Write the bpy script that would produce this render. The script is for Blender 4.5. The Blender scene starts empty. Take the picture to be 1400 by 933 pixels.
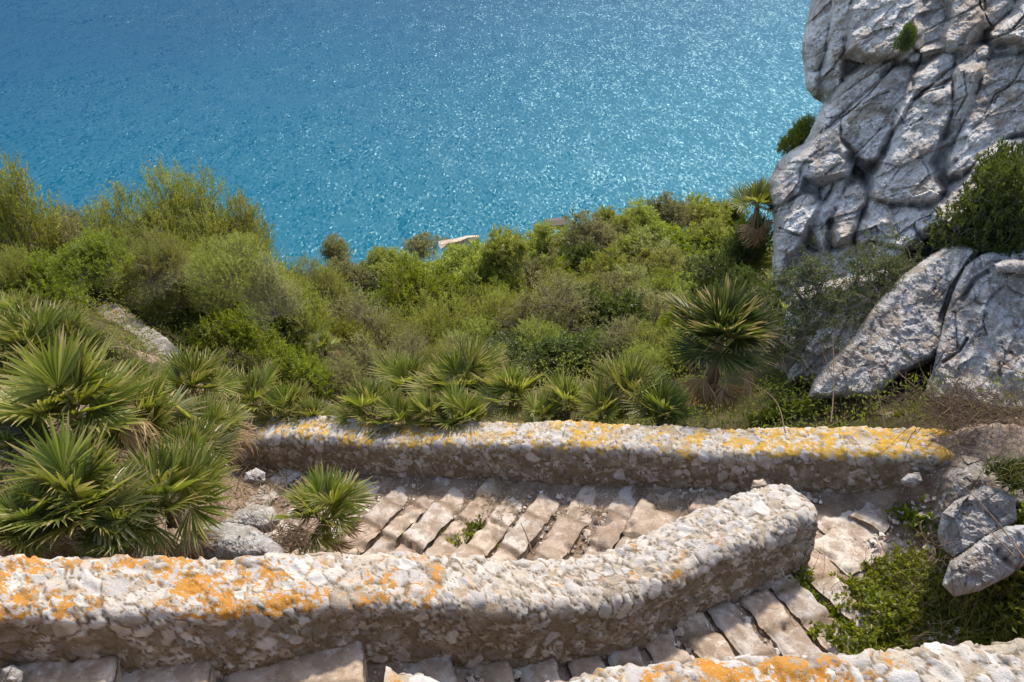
import bpy, math, random
import numpy as np
from mathutils import Matrix, Vector

random.seed(7)
RNG = np.random.default_rng(11)
S = bpy.context.scene
COL = S.collection
rad = math.radians

# ------------------------------------------------------------------ camera and survey helper
FPX = 1400 * 28 / 36.0
PITCH = rad(35)
CP, SP = math.cos(PITCH), math.sin(PITCH)

def ray(px, py):
    px = np.asarray(px, float); py = np.asarray(py, float)
    u = (px - 700) / FPX; v = (466.5 - py) / FPX
    return np.stack([u, CP + v * SP, -SP + v * CP], -1)

def W(px, py, D):
    return ray(px, py) * np.asarray(D, float)[..., None]

cam_d = bpy.data.cameras.new('camera'); cam_d.lens = 28; cam_d.sensor_width = 36
cam_d.clip_start = 0.1; cam_d.clip_end = 20000
cam = bpy.data.objects.new('camera', cam_d); COL.objects.link(cam)
cam.rotation_euler = (rad(90) - PITCH, 0, 0)
S.camera = cam

# ------------------------------------------------------------------ numpy noise
def _h(ix, iy, iz, seed):
    a = (ix.astype(np.int64) * 73856093) ^ (iy.astype(np.int64) * 19349663) ^ (iz.astype(np.int64) * 83492791) ^ (seed * 2654435761)
    a &= 0xFFFFFFFF
    a = ((a ^ (a >> 16)) * 0x45d9f3b) & 0xFFFFFFFF
    a = ((a ^ (a >> 16)) * 0x45d9f3b) & 0xFFFFFFFF
    a = a ^ (a >> 16)
    return a.astype(np.float64) / 4294967295.0

def vn(p, seed=0):
    i = np.floor(p); f = p - i; f = f * f * (3 - 2 * f)
    ix, iy, iz = i[:, 0], i[:, 1], i[:, 2]
    r = 0
    for a in (0, 1):
        wx = f[:, 0] if a else 1 - f[:, 0]
        for b in (0, 1):
            wy = f[:, 1] if b else 1 - f[:, 1]
            for c in (0, 1):
                wz = f[:, 2] if c else 1 - f[:, 2]
                r = r + wx * wy * wz * _h(ix + a, iy + b, iz + c, seed)
    return r * 2 - 1

def fbm(p, octs=4, seed=0, gain=0.5):
    p = np.asarray(p, float); r = 0; a = 1.0; t = 0
    for o in range(octs):
        r = r + a * vn(p * (2.03 ** o) + 17.3 * o, seed + o); t += a; a *= gain
    return r / t * 1.6

def ridged(p, octs=4, seed=0):
    r = 0; a = 1.0; t = 0
    for o in range(octs):
        r = r + a * (1 - np.abs(vn(p * (2.1 ** o) + 9.1 * o, seed + o)) * 2); t += a; a *= 0.5
    return r / t

def cell(p, size, seed=0):
    """Voronoi: F1, F2, random id, vector to the cell's centre, second random"""
    q = p / size; i = np.floor(q); n = len(q)
    f1 = np.full(n, 9.0); f2 = np.full(n, 9.0); rid = np.zeros(n); rid2 = np.zeros(n); vec = np.zeros((n, 3))
    for a in (-1, 0, 1):
        for b in (-1, 0, 1):
            for c in (-1, 0, 1):
                jx, jy, jz = i[:, 0] + a, i[:, 1] + b, i[:, 2] + c
                s = np.stack([jx + _h(jx, jy, jz, seed + 1), jy + _h(jx, jy, jz, seed + 2), jz + _h(jx, jy, jz, seed + 3)], 1)
                d = q - s; l = np.sqrt((d * d).sum(1))
                m = l < f1
                f2 = np.where(m, f1, np.minimum(f2, l))
                f1 = np.where(m, l, f1)
                rid = np.where(m, _h(jx, jy, jz, seed + 4), rid); rid2 = np.where(m, _h(jx, jy, jz, seed + 5), rid2)
                vec[m] = d[m]
    return f1, f2, rid, vec * size, rid2

def sst(a, b, x):
    t = np.clip((x - a) / (b - a), 0, 1); return t * t * (3 - 2 * t)

# ------------------------------------------------------------------ mesh helpers
def mesh_np(name, V, quads=None, tris=None, attrs=None, smooth=True):
    V = np.asarray(V, np.float32); me = bpy.data.meshes.new(name)
    fl = []; sizes = []
    if quads is not None and len(quads): q = np.asarray(quads, np.int32); fl.append(q.ravel()); sizes.append(np.full(len(q), 4, np.int32))
    if tris is not None and len(tris): t = np.asarray(tris, np.int32); fl.append(t.ravel()); sizes.append(np.full(len(t), 3, np.int32))
    loops = np.concatenate(fl); sz = np.concatenate(sizes)
    me.vertices.add(len(V)); me.vertices.foreach_set('co', V.ravel())
    me.loops.add(len(loops)); me.loops.foreach_set('vertex_index', loops)
    me.polygons.add(len(sz)); st = np.zeros(len(sz), np.int32); st[1:] = np.cumsum(sz)[:-1]
    me.polygons.foreach_set('loop_start', st); me.polygons.foreach_set('loop_total', sz)
    me.polygons.foreach_set('use_smooth', np.full(len(sz), bool(smooth)))
    for k, a in (attrs or {}).items():
        at = me.attributes.new(k, 'FLOAT', 'POINT'); at.data.foreach_set('value', np.asarray(a, np.float32).ravel())
    me.update(); me.validate()
    return me

def ob(name, me, mat=None, parent=None, loc=None):
    o = bpy.data.objects.new(name, me); COL.objects.link(o)
    if mat is not None and len(me.materials) == 0: me.materials.append(mat)
    if parent is not None: o.parent = parent
    if loc is not None: o.location = loc
    return o

def tag(o, label=None, cat=None, group=None, kind=None):
    if label: o['label'] = label
    if cat: o['category'] = cat
    if group: o['group'] = group
    if kind: o['kind'] = kind
    return o

def empty(name, loc, label, cat, group=None):
    o = bpy.data.objects.new(name, None); COL.objects.link(o); o.location = loc; o.empty_display_size = .1
    return tag(o, label, cat, group)

def grid_quads(nu, nv, wrap=False):
    i = np.arange(nu - 1)[:, None]; j = np.arange(nv - 1)[None, :]
    a = i * nv + j
    return np.stack([a, a + nv, a + nv + 1, a + 1], -1).reshape(-1, 4)

class TubeSet:
    """tapered tubes collected into one mesh"""
    def __init__(s): s.V = []; s.Q = []; s.A = []; s.n = 0
    def add(s, pts, r0, r1, sides=5, rnd=None):
        pts = np.asarray(pts, float); n = len(pts)
        t = np.gradient(pts, axis=0); t /= np.linalg.norm(t, axis=1)[:, None] + 1e-9
        ref = np.array([0, 0, 1.0]) if abs(t[0, 2]) < .9 else np.array([1.0, 0, 0])
        u = np.cross(t, ref); u /= np.linalg.norm(u, axis=1)[:, None] + 1e-9
        v = np.cross(t, u)
        r = np.linspace(r0, r1, n)[:, None, None]
        a = np.arange(sides) / sides * 2 * math.pi
        ringv = np.cos(a)[None, :, None] * u[:, None] + np.sin(a)[None, :, None] * v[:, None]
        P = (pts[:, None] + ringv * r).reshape(-1, 3)
        i = np.arange(n - 1)[:, None]; j = np.arange(sides)[None]
        q = np.stack([i * sides + j, (i + 1) * sides + j, (i + 1) * sides + (j + 1) % sides, i * sides + (j + 1) % sides], -1).reshape(-1, 4)
        s.V.append(P); s.Q.append(q + s.n); s.n += len(P)
        s.A.append(np.full(len(P), RNG.random() if rnd is None else rnd))
    def mesh(s, name):
        return mesh_np(name, np.concatenate(s.V), np.concatenate(s.Q), attrs={'rnd': np.concatenate(s.A)})

def bezier_path(p0, p1, sag=0.2, n=5, rng=RNG):
    p0 = np.asarray(p0, float); p1 = np.asarray(p1, float); t = np.linspace(0, 1, n)[:, None]
    L = np.linalg.norm(p1 - p0); m = (p0 + p1) / 2 + rng.normal(0, sag * L * .5, 3)
    return (1 - t) ** 2 * p0 + 2 * t * (1 - t) * m + t * t * p1

# ------------------------------------------------------------------ material helper
class Mat:
    def __init__(s, name):
        s.m = bpy.data.materials.new(name); s.m.use_nodes = True; s.nt = s.m.node_tree; s.nt.nodes.clear()
        s.out = s.nt.nodes.new('ShaderNodeOutputMaterial')
    def n(s, typ, ins=None, **props):
        nd = s.nt.nodes.new(typ)
        for k, v in props.items(): setattr(nd, k, v)
        for k, v in (ins or {}).items(): s.set(nd.inputs[k], v)
        return nd
    def set(s, sock, v):
        if isinstance(v, bpy.types.NodeSocket): s.nt.links.new(v, sock)
        elif isinstance(v, (tuple, list)) and sock.type == 'RGBA' and len(v) == 3: sock.default_value = (*v, 1)
        else: sock.default_value = v
    def attr(s, name): return s.n('ShaderNodeAttribute', attribute_name=name).outputs['Fac']
    def obj(s): return s.n('ShaderNodeTexCoord').outputs['Object']
    def pos(s): return s.n('ShaderNodeNewGeometry').outputs['Position']
    def noise(s, scale, detail=4, rough=.55, vec=None, dist=0.0):
        nd = s.n('ShaderNodeTexNoise', {'Scale': scale, 'Detail': detail, 'Roughness': rough, 'Distortion': dist})
        if vec is not None: s.set(nd.inputs['Vector'], vec)
        return nd.outputs['Fac']
    def vor(s, scale, vec=None, out='Distance', feature='F1'):
        nd = s.n('ShaderNodeTexVoronoi', {'Scale': scale}, feature=feature)
        if vec is not None: s.set(nd.inputs['Vector'], vec)
        return nd.outputs[out]
    def math(s, op, a, b=0.0, c=None):
        nd = s.n('ShaderNodeMath', {0: a, 1: b}, operation=op)
        if c is not None: s.set(nd.inputs[2], c)
        return nd.outputs[0]
    def ramp(s, f, a, b):
        return s.n('ShaderNodeMapRange', {0: f, 1: a, 2: b}, interpolation_type='SMOOTHSTEP').outputs[0]
    def mix(s, f, a, b):
        nd = s.n('ShaderNodeMix', data_type='RGBA')
        s.set(nd.inputs[0], f); s.set(nd.inputs[6], a); s.set(nd.inputs[7], b)
        return nd.outputs[2]
    def cramp(s, f, stops):
        nd = s.n('ShaderNodeValToRGB', {0: f}); e = nd.color_ramp.elements
        while len(e) > 1: e.remove(e[-1])
        e[0].position = stops[0][0]; e[0].color = (*stops[0][1], 1)
        for p, c in stops[1:]:
            x = e.new(p); x.color = (*c, 1)
        return nd.outputs[0]
    def mapping(s, vec, scale=(1, 1, 1), rot=(0, 0, 0)):
        return s.n('ShaderNodeMapping', {'Vector': vec, 'Scale': scale, 'Rotation': rot}).outputs[0]
    def bump(s, h, strength=.5, dist=.02, normal=None):
        nd = s.n('ShaderNodeBump', {'Strength': strength, 'Distance': dist, 'Height': h})
        if normal is not None: s.set(nd.inputs['Normal'], normal)
        return nd.outputs[0]
    def principled(s, color, rough=.85, normal=None, spec=.25, **kw):
        nd = s.n('ShaderNodeBsdfPrincipled', {'Base Color': color, 'Roughness': rough, 'Specular IOR Level': spec})
        if normal is not None: s.set(nd.inputs['Normal'], normal)
        for k, v in kw.items(): s.set(nd.inputs[k], v)
        s.nt.links.new(nd.outputs[0], s.out.inputs[0]); return s.m
# ------------------------------------------------------------------ materials
def wall_material(name, lichen_a, lichen_b, val=1.0):
    m = Mat(name); p = m.obj(); stone = m.attr('stone'); rnd = m.attr('rnd'); top = m.attr('top'); lich = m.attr('lich')
    mort = m.mix(m.ramp(m.noise(9, 5, .6, p), .35, .7), (.27, .21, .145), (.40, .345, .28))
    st = m.cramp(rnd, [(0, (.24, .195, .15)), (.2, (.40, .345, .28)), (.4, (.33, .31, .30)), (.6, (.48, .43, .37)), (.8, (.40, .375, .36)), (1, (.52, .49, .45))])
    c = m.mix(stone, mort, st)
    c = m.mix(m.math('MULTIPLY', m.ramp(m.attr('gap'), .15, .85), .8), c, (.115, .085, .055))
    speck = m.ramp(m.noise(38, 4, .7, p), .52, .72)
    c = m.mix(m.math('MULTIPLY', speck, .55), c, (.60, .58, .56))
    dark = m.ramp(m.noise(17, 5, .7, p), .55, .75)
    c = m.mix(m.math('MULTIPLY', dark, .45), c, (.17, .125, .085))
    # shade of the upright faces put into the colour, with some brown weathering
    shade_stain = m.math('MULTIPLY', m.math('SUBTRACT', 1.0, top), m.math('SUBTRACT', m.ramp(m.noise(6, 6, .7, p), .3, .55), m.math('MULTIPLY', m.math('MULTIPLY', stone, m.ramp(rnd, .55, .7)), .55)))
    c = m.mix(m.math('MULTIPLY', shade_stain, .75), c, (.135, .095, .052))
    ln = m.math('ADD', m.math('MULTIPLY', m.noise(7, 5, .65, p), .50), m.math('MULTIPLY', m.noise(38, 5, .7, p), .50))
    ln = m.math('SUBTRACT', ln, m.math('MULTIPLY', m.math('MULTIPLY', stone, m.math('SUBTRACT', rnd, .15)), .085))
    lm = m.ramp(m.math('ADD', ln, m.math('MULTIPLY', m.math('SUBTRACT', lich, .5), .26)), .545, .575)
    lc = m.mix(m.noise(21, 4, .6, p), lichen_a, lichen_b)
    lm = m.math('MULTIPLY', lm, m.ramp(m.noise(75, 3, .7, p), .33, .42))
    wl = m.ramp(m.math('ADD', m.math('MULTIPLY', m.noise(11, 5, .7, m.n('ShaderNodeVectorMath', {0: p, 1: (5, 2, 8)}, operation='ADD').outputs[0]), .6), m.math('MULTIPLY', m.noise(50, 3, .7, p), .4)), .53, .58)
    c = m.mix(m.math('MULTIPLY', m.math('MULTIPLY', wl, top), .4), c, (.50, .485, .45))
    bl = m.ramp(m.noise(27, 4, .75, m.n('ShaderNodeVectorMath', {0: p, 1: (1, 9, 3)}, operation='ADD').outputs[0]), .60, .66)
    c = m.mix(m.math('MULTIPLY', bl, .55), c, (.10, .085, .07))
    c = m.mix(m.math('MULTIPLY', lm, .92), c, lc)
    if val != 1: c = m.n('ShaderNodeHueSaturation', {'Value': val, 'Color': c}).outputs[0]
    h = m.math('ADD', m.noise(60, 6, .7, p), m.math('MULTIPLY', m.noise(160, 3, .6, p), .4))
    return m.principled(c, .9, m.bump(h, .8, .012), .15)

def rock_material(name, base, warm, light, dark, stain=.5, scale=1.0, orange=0.0):
    m = Mat(name); p = m.obj(); edge = m.attr('edge'); rnd = m.attr('rnd')
    off = lambda a, b, c_: m.n('ShaderNodeVectorMath', {0: p, 1: (a, b, c_)}, operation='ADD').outputs[0]
    n1 = m.noise(1.6 * scale, 6, .62, p, .4); n2 = m.noise(5 * scale, 7, .7, p, .6); n3 = m.noise(24 * scale, 5, .72, p)
    fc = m.attr('facet')
    c = m.mix(m.ramp(n1, .42, .56), base, warm)
    c = m.mix(m.math('MULTIPLY', m.ramp(rnd, .55, 1.0), .4), c, warm)
    c = m.mix(m.math('MULTIPLY', m.ramp(fc, .55, .75), .7), c, light)
    c = m.mix(m.math('MULTIPLY', m.ramp(fc, .35, .2), .5), c, tuple(.5 * a + .5 * b for a, b in zip(base, dark)))
    c = m.mix(m.math('MULTIPLY', m.ramp(n2, .52, .58), .8), c, light)
    mot = m.math('ADD', m.math('MULTIPLY', n2, .4), m.math('MULTIPLY', n3, .6))
    c = m.mix(m.math('MULTIPLY', m.ramp(mot, .535, .575), stain), c, tuple(.45 * a + .55 * b for a, b in zip(base, dark)))
    rust = m.ramp(m.noise(2.7 * scale, 6, .72, off(4, 1, 6), .8), .57, .63)
    c = m.mix(m.math('MULTIPLY', rust, .5), c, (.34, .235, .14))
    stk = m.ramp(m.noise(5 * scale, 6, .75, m.mapping(off(2, 2, 2), (1, 1, .16), (0, .45, 0)), .3), .59, .65)
    c = m.mix(m.math('MULTIPLY', stk, .6), c, (.15, .13, .115))
    wst = m.ramp(m.noise(7 * scale, 6, .75, m.mapping(p, (1, 1, .2), (0, .5, 0)), .3), .55, .62)
    c = m.mix(m.math('MULTIPLY', wst, .7), c, (.80, .79, .80))
    pv = m.vor(7 * scale, off(1, 3, 5)); pit = m.math('MULTIPLY', m.ramp(pv, .2, .12), m.ramp(m.noise(1.7 * scale, 3, .5, off(9, 3, 1)), .48, .56))
    c = m.mix(m.math('MULTIPLY', pit, .85), c, dark)
    c = m.mix(m.math('MULTIPLY', m.ramp(m.attr('crk'), .25, .8), .55), c, tuple(.7 * x for x in dark))
    c = m.mix(m.math('MULTIPLY', m.ramp(edge, .4, .0), .2), c, dark)
    if orange > 0:
        c = m.mix(m.math('MULTIPLY', m.ramp(m.noise(3, 4, .6, p), .58, .66), orange), c, (.50, .27, .07))
    h = m.math('ADD', m.math('MULTIPLY', m.noise(5 * scale, 8, .7, p, .5), 1.0), m.math('MULTIPLY', m.noise(34 * scale, 6, .75, p), .35))
    return m.principled(c, .88, m.bump(h, 1.0, .10), .2)

def dirt_material():
    m = Mat('dirt'); p = m.obj()
    c = m.mix(m.ramp(m.noise(3.5, 6, .65, p), .35, .65), (.155, .105, .072), (.30, .225, .17))
    g = m.ramp(m.vor(26, p), .30, .16); gm = m.ramp(m.noise(2.6, 4, .6, p), .42, .58)
    c = m.mix(m.math('MULTIPLY', g, m.math('MULTIPLY', gm, .85)), c, (.52, .45, .39))
    g2 = m.ramp(m.vor(60, p), .28, .15)
    c = m.mix(m.math('MULTIPLY', g2, .6), c, (.42, .35, .29))
    c = m.mix(m.math('MULTIPLY', m.ramp(m.noise(30, 4, .7, p), .58, .7), .6), c, (.09, .06, .04))
    h = m.math('ADD', m.noise(24, 6, .7, p), m.math('MULTIPLY', m.math('SUBTRACT', 1.0, m.vor(26, p)), .7))
    return m.principled(c, .95, m.bump(h, .9, .02), .1)

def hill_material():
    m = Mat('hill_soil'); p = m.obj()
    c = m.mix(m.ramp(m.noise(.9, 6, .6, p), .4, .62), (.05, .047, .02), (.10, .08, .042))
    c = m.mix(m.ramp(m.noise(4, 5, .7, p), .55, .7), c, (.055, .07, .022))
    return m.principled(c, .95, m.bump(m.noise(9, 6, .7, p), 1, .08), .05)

def step_material():
    m = Mat('step_limestone'); p = m.obj(); rnd = m.attr('rnd'); edge = m.attr('edge')
    c = m.cramp(rnd, [(0, (.31, .245, .19)), (.3, (.43, .335, .26)), (.55, (.46, .385, .315)), (.78, (.37, .345, .33)), (1, (.56, .50, .43))])
    c = m.mix(m.ramp(m.noise(5, 6, .65, p), .45, .68), c, (.33, .24, .17))
    c = m.mix(m.math('MULTIPLY', m.ramp(m.noise(13, 6, .7, p), .54, .66), .75), c, (.60, .55, .49))
    d = m.ramp(m.noise(6.5, 5, .7, m.n('ShaderNodeVectorMath', {0: p, 1: (3, 7, 1)}, operation='ADD').outputs[0]), .47, .6)
    c = m.mix(m.math('MULTIPLY', d, .7), c, (.23, .165, .115))
    c = m.mix(m.math('MULTIPLY', m.ramp(edge, .55, .0), .8), c, (.19, .135, .09))
    c = m.mix(m.math('MULTIPLY', m.ramp(m.noise(45, 4, .7, p), .58, .7), .5), c, (.16, .115, .08))
    h = m.math('ADD', m.noise(18, 7, .7, p), m.math('MULTIPLY', m.noise(70, 4, .7, p), .4))
    return m.principled(c, .85, m.bump(h, .8, .016), .2)

def gravel_material():
    m = Mat('gravel_chips'); r = m.attr('rnd')
    c = m.cramp(r, [(0, (.24, .17, .12)), (.4, (.40, .33, .27)), (.75, (.52, .46, .40)), (1, (.70, .67, .62))])
    return m.principled(c, .9, None, .15)

def leaf_material(name, ca, cb, cc, trans=.45, gloss=.35, rough=.45, tipcol=None):
    m = Mat(name); r = m.attr('rnd'); oi = m.n('ShaderNodeObjectInfo').outputs['Random']
    c = m.cramp(r, [(0, ca), (.55, cb), (1, cc)])
    f = m.math('MULTIPLY_ADD', oi, .5, .75)
    c = m.n('ShaderNodeHueSaturation', {'Hue': m.math('MULTIPLY_ADD', oi, .03, .485), 'Saturation': 1.0, 'Value': f, 'Color': c}).outputs[0]
    if tipcol is not None:
        t = m.attr('tip'); tm = m.ramp(m.math('ADD', t, m.math('MULTIPLY', m.math('SUBTRACT', r, .5), .5)), .80, 1.02)
        c = m.mix(tm, c, tipcol)
    d = m.n('ShaderNodeBsdfDiffuse', {'Color': c}); 
    tc = m.n('ShaderNodeMix', {6: c, 7: (1.0, .95, .25, 1), 0: .25}, data_type='RGBA').outputs[2]
    tl = m.n('ShaderNodeBsdfTranslucent', {'Color': m.n('ShaderNodeHueSaturation', {'Value': 1.5, 'Saturation': 1.1, 'Color': c}).outputs[0]})
    a = m.n('ShaderNodeMixShader', {0: trans}); m.nt.links.new(d.outputs[0], a.inputs[1]); m.nt.links.new(tl.outputs[0], a.inputs[2])
    g = m.n('ShaderNodeBsdfGlossy', {'Color': (.8, .85, .9, 1), 'Roughness': rough})
    fr = m.n('ShaderNodeLayerWeight', {'Blend': .25}).outputs['Facing']
    b = m.n('ShaderNodeMixShader', {0: m.math('MULTIPLY_ADD', fr, gloss * .5, gloss * .12)})
    m.nt.links.new(a.outputs[0], b.inputs[1]); m.nt.links.new(g.outputs[0], b.inputs[2])
    m.nt.links.new(b.outputs[0], m.out.inputs[0]); return m.m

def bark_material(name, a, b):
    m = Mat(name); p = m.obj()
    c = m.mix(m.noise(14, 5, .7, p), a, b)
    c = m.mix(m.math('MULTIPLY', m.attr('rnd'), .5), c, b)
    return m.principled(c, .9, m.bump(m.noise(40, 4, .7, p), .6, .01), .1)

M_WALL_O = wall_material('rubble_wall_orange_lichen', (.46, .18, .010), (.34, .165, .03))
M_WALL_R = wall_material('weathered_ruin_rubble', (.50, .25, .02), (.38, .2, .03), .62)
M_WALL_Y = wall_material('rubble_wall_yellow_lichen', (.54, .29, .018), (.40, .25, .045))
M_CLIFF = rock_material('grey_limestone', (.62, .585, .555), (.48, .40, .33), (.82, .795, .775), (.17, .13, .105), .6)
M_SLAB = rock_material('pitted_limestone', (.55, .515, .485), (.44, .37, .30), (.72, .695, .67), (.17, .125, .09), .8, 1.5)
M_WHITE = rock_material('white_limestone', (.56, .535, .51), (.46, .40, .345), (.70, .685, .665), (.2, .16, .13), .45, 2.2)
M_BROWNROCK = rock_material('brown_limestone', (.36, .31, .25), (.30, .23, .16), (.5, .47, .43), (.15, .11, .075), .5, 2.2, .5)
M_DIRT = dirt_material(); M_HILL = hill_material(); M_STEP = step_material(); M_GRAVEL = gravel_material()
LEAF = {
    'olive': leaf_material('olive_leaf', (.115, .138, .021), (.225, .24, .048), (.36, .355, .125), .5, .10, .6),
    'grey': leaf_material('grey_olive_leaf', (.13, .135, .036), (.225, .222, .075), (.37, .355, .18), .45, .12, .55),
    'bright': leaf_material('bright_leaf', (.09, .115, .012), (.165, .185, .022), (.27, .275, .055), .5, .12, .5),
    'dark': leaf_material('dark_glossy_leaf', (.035, .050, .010), (.075, .095, .016), (.14, .16, .038), .38, .16, .45),
    'dry': leaf_material('dry_grass', (.20, .155, .08), (.31, .245, .14), (.42, .36, .23), .3, .1),
}
M_PALM = leaf_material('fan_palm_green', (.105, .128, .022), (.20, .222, .042), (.31, .31, .09), .42, .16, .5, (.36, .29, .13))
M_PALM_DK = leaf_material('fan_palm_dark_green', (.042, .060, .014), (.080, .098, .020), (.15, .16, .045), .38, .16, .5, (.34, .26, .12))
M_PALM_Y = leaf_material('fan_palm_yellowing', (.12, .13, .03), (.19, .18, .05), (.28, .24, .08), .38, .4, .42, (.38, .28, .14))
M_PALM_DRY = leaf_material('fan_palm_dead', (.20, .115, .05), (.31, .20, .10), (.42, .32, .20), .25, .15, .6)
M_BARK = bark_material('grey_bark', (.11, .08, .055), (.26, .215, .17))
M_BROWN_TWIG = bark_material('brown_twig', (.085, .05, .035), (.21, .145, .10))
M_FIBRE = bark_material('palm_fibre', (.09, .055, .03), (.22, .15, .085))

# ------------------------------------------------------------------ lie of the land
FR = W(1300, 603, 6.8); FL = W(320, 583, 9.5)            # top of the lower parapet, its two ends
FSL = (FL - FR) / (FL[0] - FR[0])                          # per metre of x
def F_at(x): return FR + FSL * (np.asarray(x, float)[..., None] - FR[0])
MPX = [(-520, 806, 3.5), (-140, 796, 3.95), (0, 795, 4.15), (300, 790, 4.55), (560, 790, 4.95), (700, 797, 5.2), (820, 788, 5.45), (950, 735, 5.8), (1060, 690, 6.15), (1108, 674, 6.35)]
MPT = np.array([W(*m) for m in MPX])
NPT = np.array([W(*m) for m in [(520, 985, 2.75), (700, 1008, 2.85), (900, 972, 2.95), (1150, 956, 3.05), (1400, 950, 3.15), (1560, 946, 3.2)]])
def interp_line(pts, x, k):
    x = np.asarray(x, float); X = pts[:, 0]
    r = np.interp(x, X, pts[:, k])
    s0 = (pts[1, k] - pts[0, k]) / (X[1] - X[0]); s1 = (pts[-1, k] - pts[-2, k]) / (X[-1] - X[-2])
    r = np.where(x < X[0], pts[0, k] + s0 * (x - X[0]), r)
    return np.where(x > X[-1], pts[-1, k] + s1 * (x - X[-1]), r)

def floorA(x):
    x = np.asarray(x, float)
    z = interp_line(MPT, np.minimum(x, 2.3), 2) - np.interp(x, [-3, 0.5, 2.3], [.47, .55, .60])
    return np.where(x > 2.3, np.maximum(z, -5.24), z)
def floorB(x):
    z = F_at(x)[..., 2] - .44
    return np.minimum(z, -5.18 + .25 * np.maximum(np.asarray(x, float) - 3.4, 0))

CTRL = [  # px, py, D of what one sees, how far the soil lies below it
    (330, 560, 9.9, .6), (520, 560, 9.3, .6), (700, 560, 8.8, .6), (1000, 560, 7.9, .5), (1250, 560, 7.3, .35), (1400, 565, 7.0, .3),
    (450, 500, 13, 1.1), (700, 480, 13, 1.1), (900, 480, 11.5, 1.0), (1050, 470, 10.3, .7), (1150, 500, 8.9, .4), (1300, 545, 7.6, .2),
    (500, 420, 19, 1.4), (700, 410, 20, 1.4), (900, 400, 17, 1.4), (1000, 380, 14.5, 1.0),
    (450, 355, 38, 1.6), (600, 350, 46, 1.6), (740, 325, 48, 1.6), (900, 297, 46, 1.6), (1000, 292, 40, 1.6),
    (380, 350, 20, 1.8), (300, 310, 15.5, 1.8), (200, 300, 14, 1.8), (60, 270, 13.5, 1.8), (-80, 240, 13, 1.8),
    (130, 430, 11.2, .2), (200, 470, 10.6, .15), (240, 492, 10.2, .1), (300, 500, 10.8, .6),
    (0, 740, 4.85, .1), (150, 740, 5.15, .1), (-120, 700, 4.9, .1), (0, 600, 6.2, .35), (150, 600, 6.7, .35), (260, 610, 7.6, .3),
    (100, 520, 7.8, .3), (250, 520, 9.0, .4), (0, 470, 8.5, .4), (-150, 520, 7.3, .4), (-150, 400, 9.5, .5),
]
CW = [W(a, b, d) - np.array([0, 0, h]) for a, b, d, h in CTRL]
CW += [np.array(p, float) for p in [(0, 75, -47), (22, 76, -45), (-30, 60, -46), (-14, 26, -19), (-26, 30, -26), (-26, 14, -13), (45, 60, -40), (25, 30, -20), (-45, 45, -42)]]
CW = np.array(CW)
def _tps_fit(P, z, lam=.08):
    n = len(P); d = np.linalg.norm(P[:, None] - P[None], axis=-1)
    K = np.where(d > 0, d * d * np.log(d + 1e-12), 0) + np.eye(n) * lam
    A = np.zeros((n + 3, n + 3)); A[:n, :n] = K; A[:n, n] = 1; A[:n, n + 1:] = P; A[n, :n] = 1; A[n + 1:, :n] = P.T
    return np.linalg.solve(A, np.concatenate([z, np.zeros(3)]))
TW = _tps_fit(CW[:, :2], CW[:, 2])
def hill(x, y):
    x = np.asarray(x, float); y = np.asarray(y, float); sh = np.broadcast(x, y).shape
    xf = np.clip(np.broadcast_to(x, sh).ravel(), -45, 45); yf0 = np.broadcast_to(y, sh).ravel(); yf = np.clip(yf0, -2, 70)
    P = np.stack([xf, yf], 1); out = np.empty(len(P))
    for s in range(0, len(P), 20000):
        d = np.linalg.norm(P[s:s + 20000, None] - CW[None, :, :2], axis=-1)
        out[s:s + 20000] = (d * d * np.log(d + 1e-12)) @ TW[:-3] + TW[-3] + P[s:s + 20000] @ TW[-2:]
    out = out - np.maximum(yf0 - 62, 0) * .92
    return out.reshape(sh)

def ground(x, y):
    """height of the soil everywhere, the stair flights cut into the slope"""
    x = np.asarray(x, float); y = np.asarray(y, float)
    zh = hill(x, y)
    yF = F_at(x)[..., 1]; yM = interp_line(MPT, x, 1); yN = interp_line(NPT, x, 1)
    bank = np.interp(x, [-2.6, -1.4, -.3, .6, 1.3], [2.3, 1.55, 1.15, .5, .05])
    wd = np.interp(x, [-2.6, -1.4, -.3, .6, 1.3], [2.5, 1.7, 1.15, .9, .8])
    zB = floorB(x) + bank * np.clip(1 - (y - yM - .2) / wd, 0, 1)
    zB = np.where(x < -2.2, zB + (zh - zB) * sst(-2.75, -3.5, x) * sst(-.1, -1.3, y - yF), zB)
    zA = floorA(x)
    zU = interp_line(NPT, x, 2) - .5
    land = sst(1.95, 2.5, x)
    yMe = np.where(x > MPT[-1, 0], MPT[-1, 1], yM)
    yMid = yMe * (1 - land) + (yMe + .35) * land
    w = np.where(x < 1.95, (y > yMid).astype(float), sst(-.5, .5, y - yMid))
    zp = zA * (1 - w) + zB * w
    zp = np.where(y < yN, zU, zp)
    # rocky bank that closes the landing on its right side
    rb = sst(3.25, 4.3, x + .35 * (y - 4.3))
    zp = zp + rb * np.where(y < yF, .75, 0)
    over = sst(-.02, .12, y - yF)
    return zp * (1 - over) + np.minimum(zh, F_at(x)[..., 2] - .25 + 8 * np.maximum(x - 3.9, 0) + 6 * np.maximum(-3.3 - x, 0)) * over

def hit(px, py, h=0.0, f=hill, D0=3.0, D1=90.0):
    """where the sight line through a pixel passes h above the soil"""
    r = ray(px, py); D = np.concatenate([np.linspace(D0, 20, 400), np.linspace(20.1, D1, 500)])
    P = r[None] * D[:, None]
    g = P[:, 2] - f(P[:, 0], P[:, 1]) - h
    k = np.argmax(g <= 0) if (g <= 0).any() else len(D) - 1
    return P[k], D[k]

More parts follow.
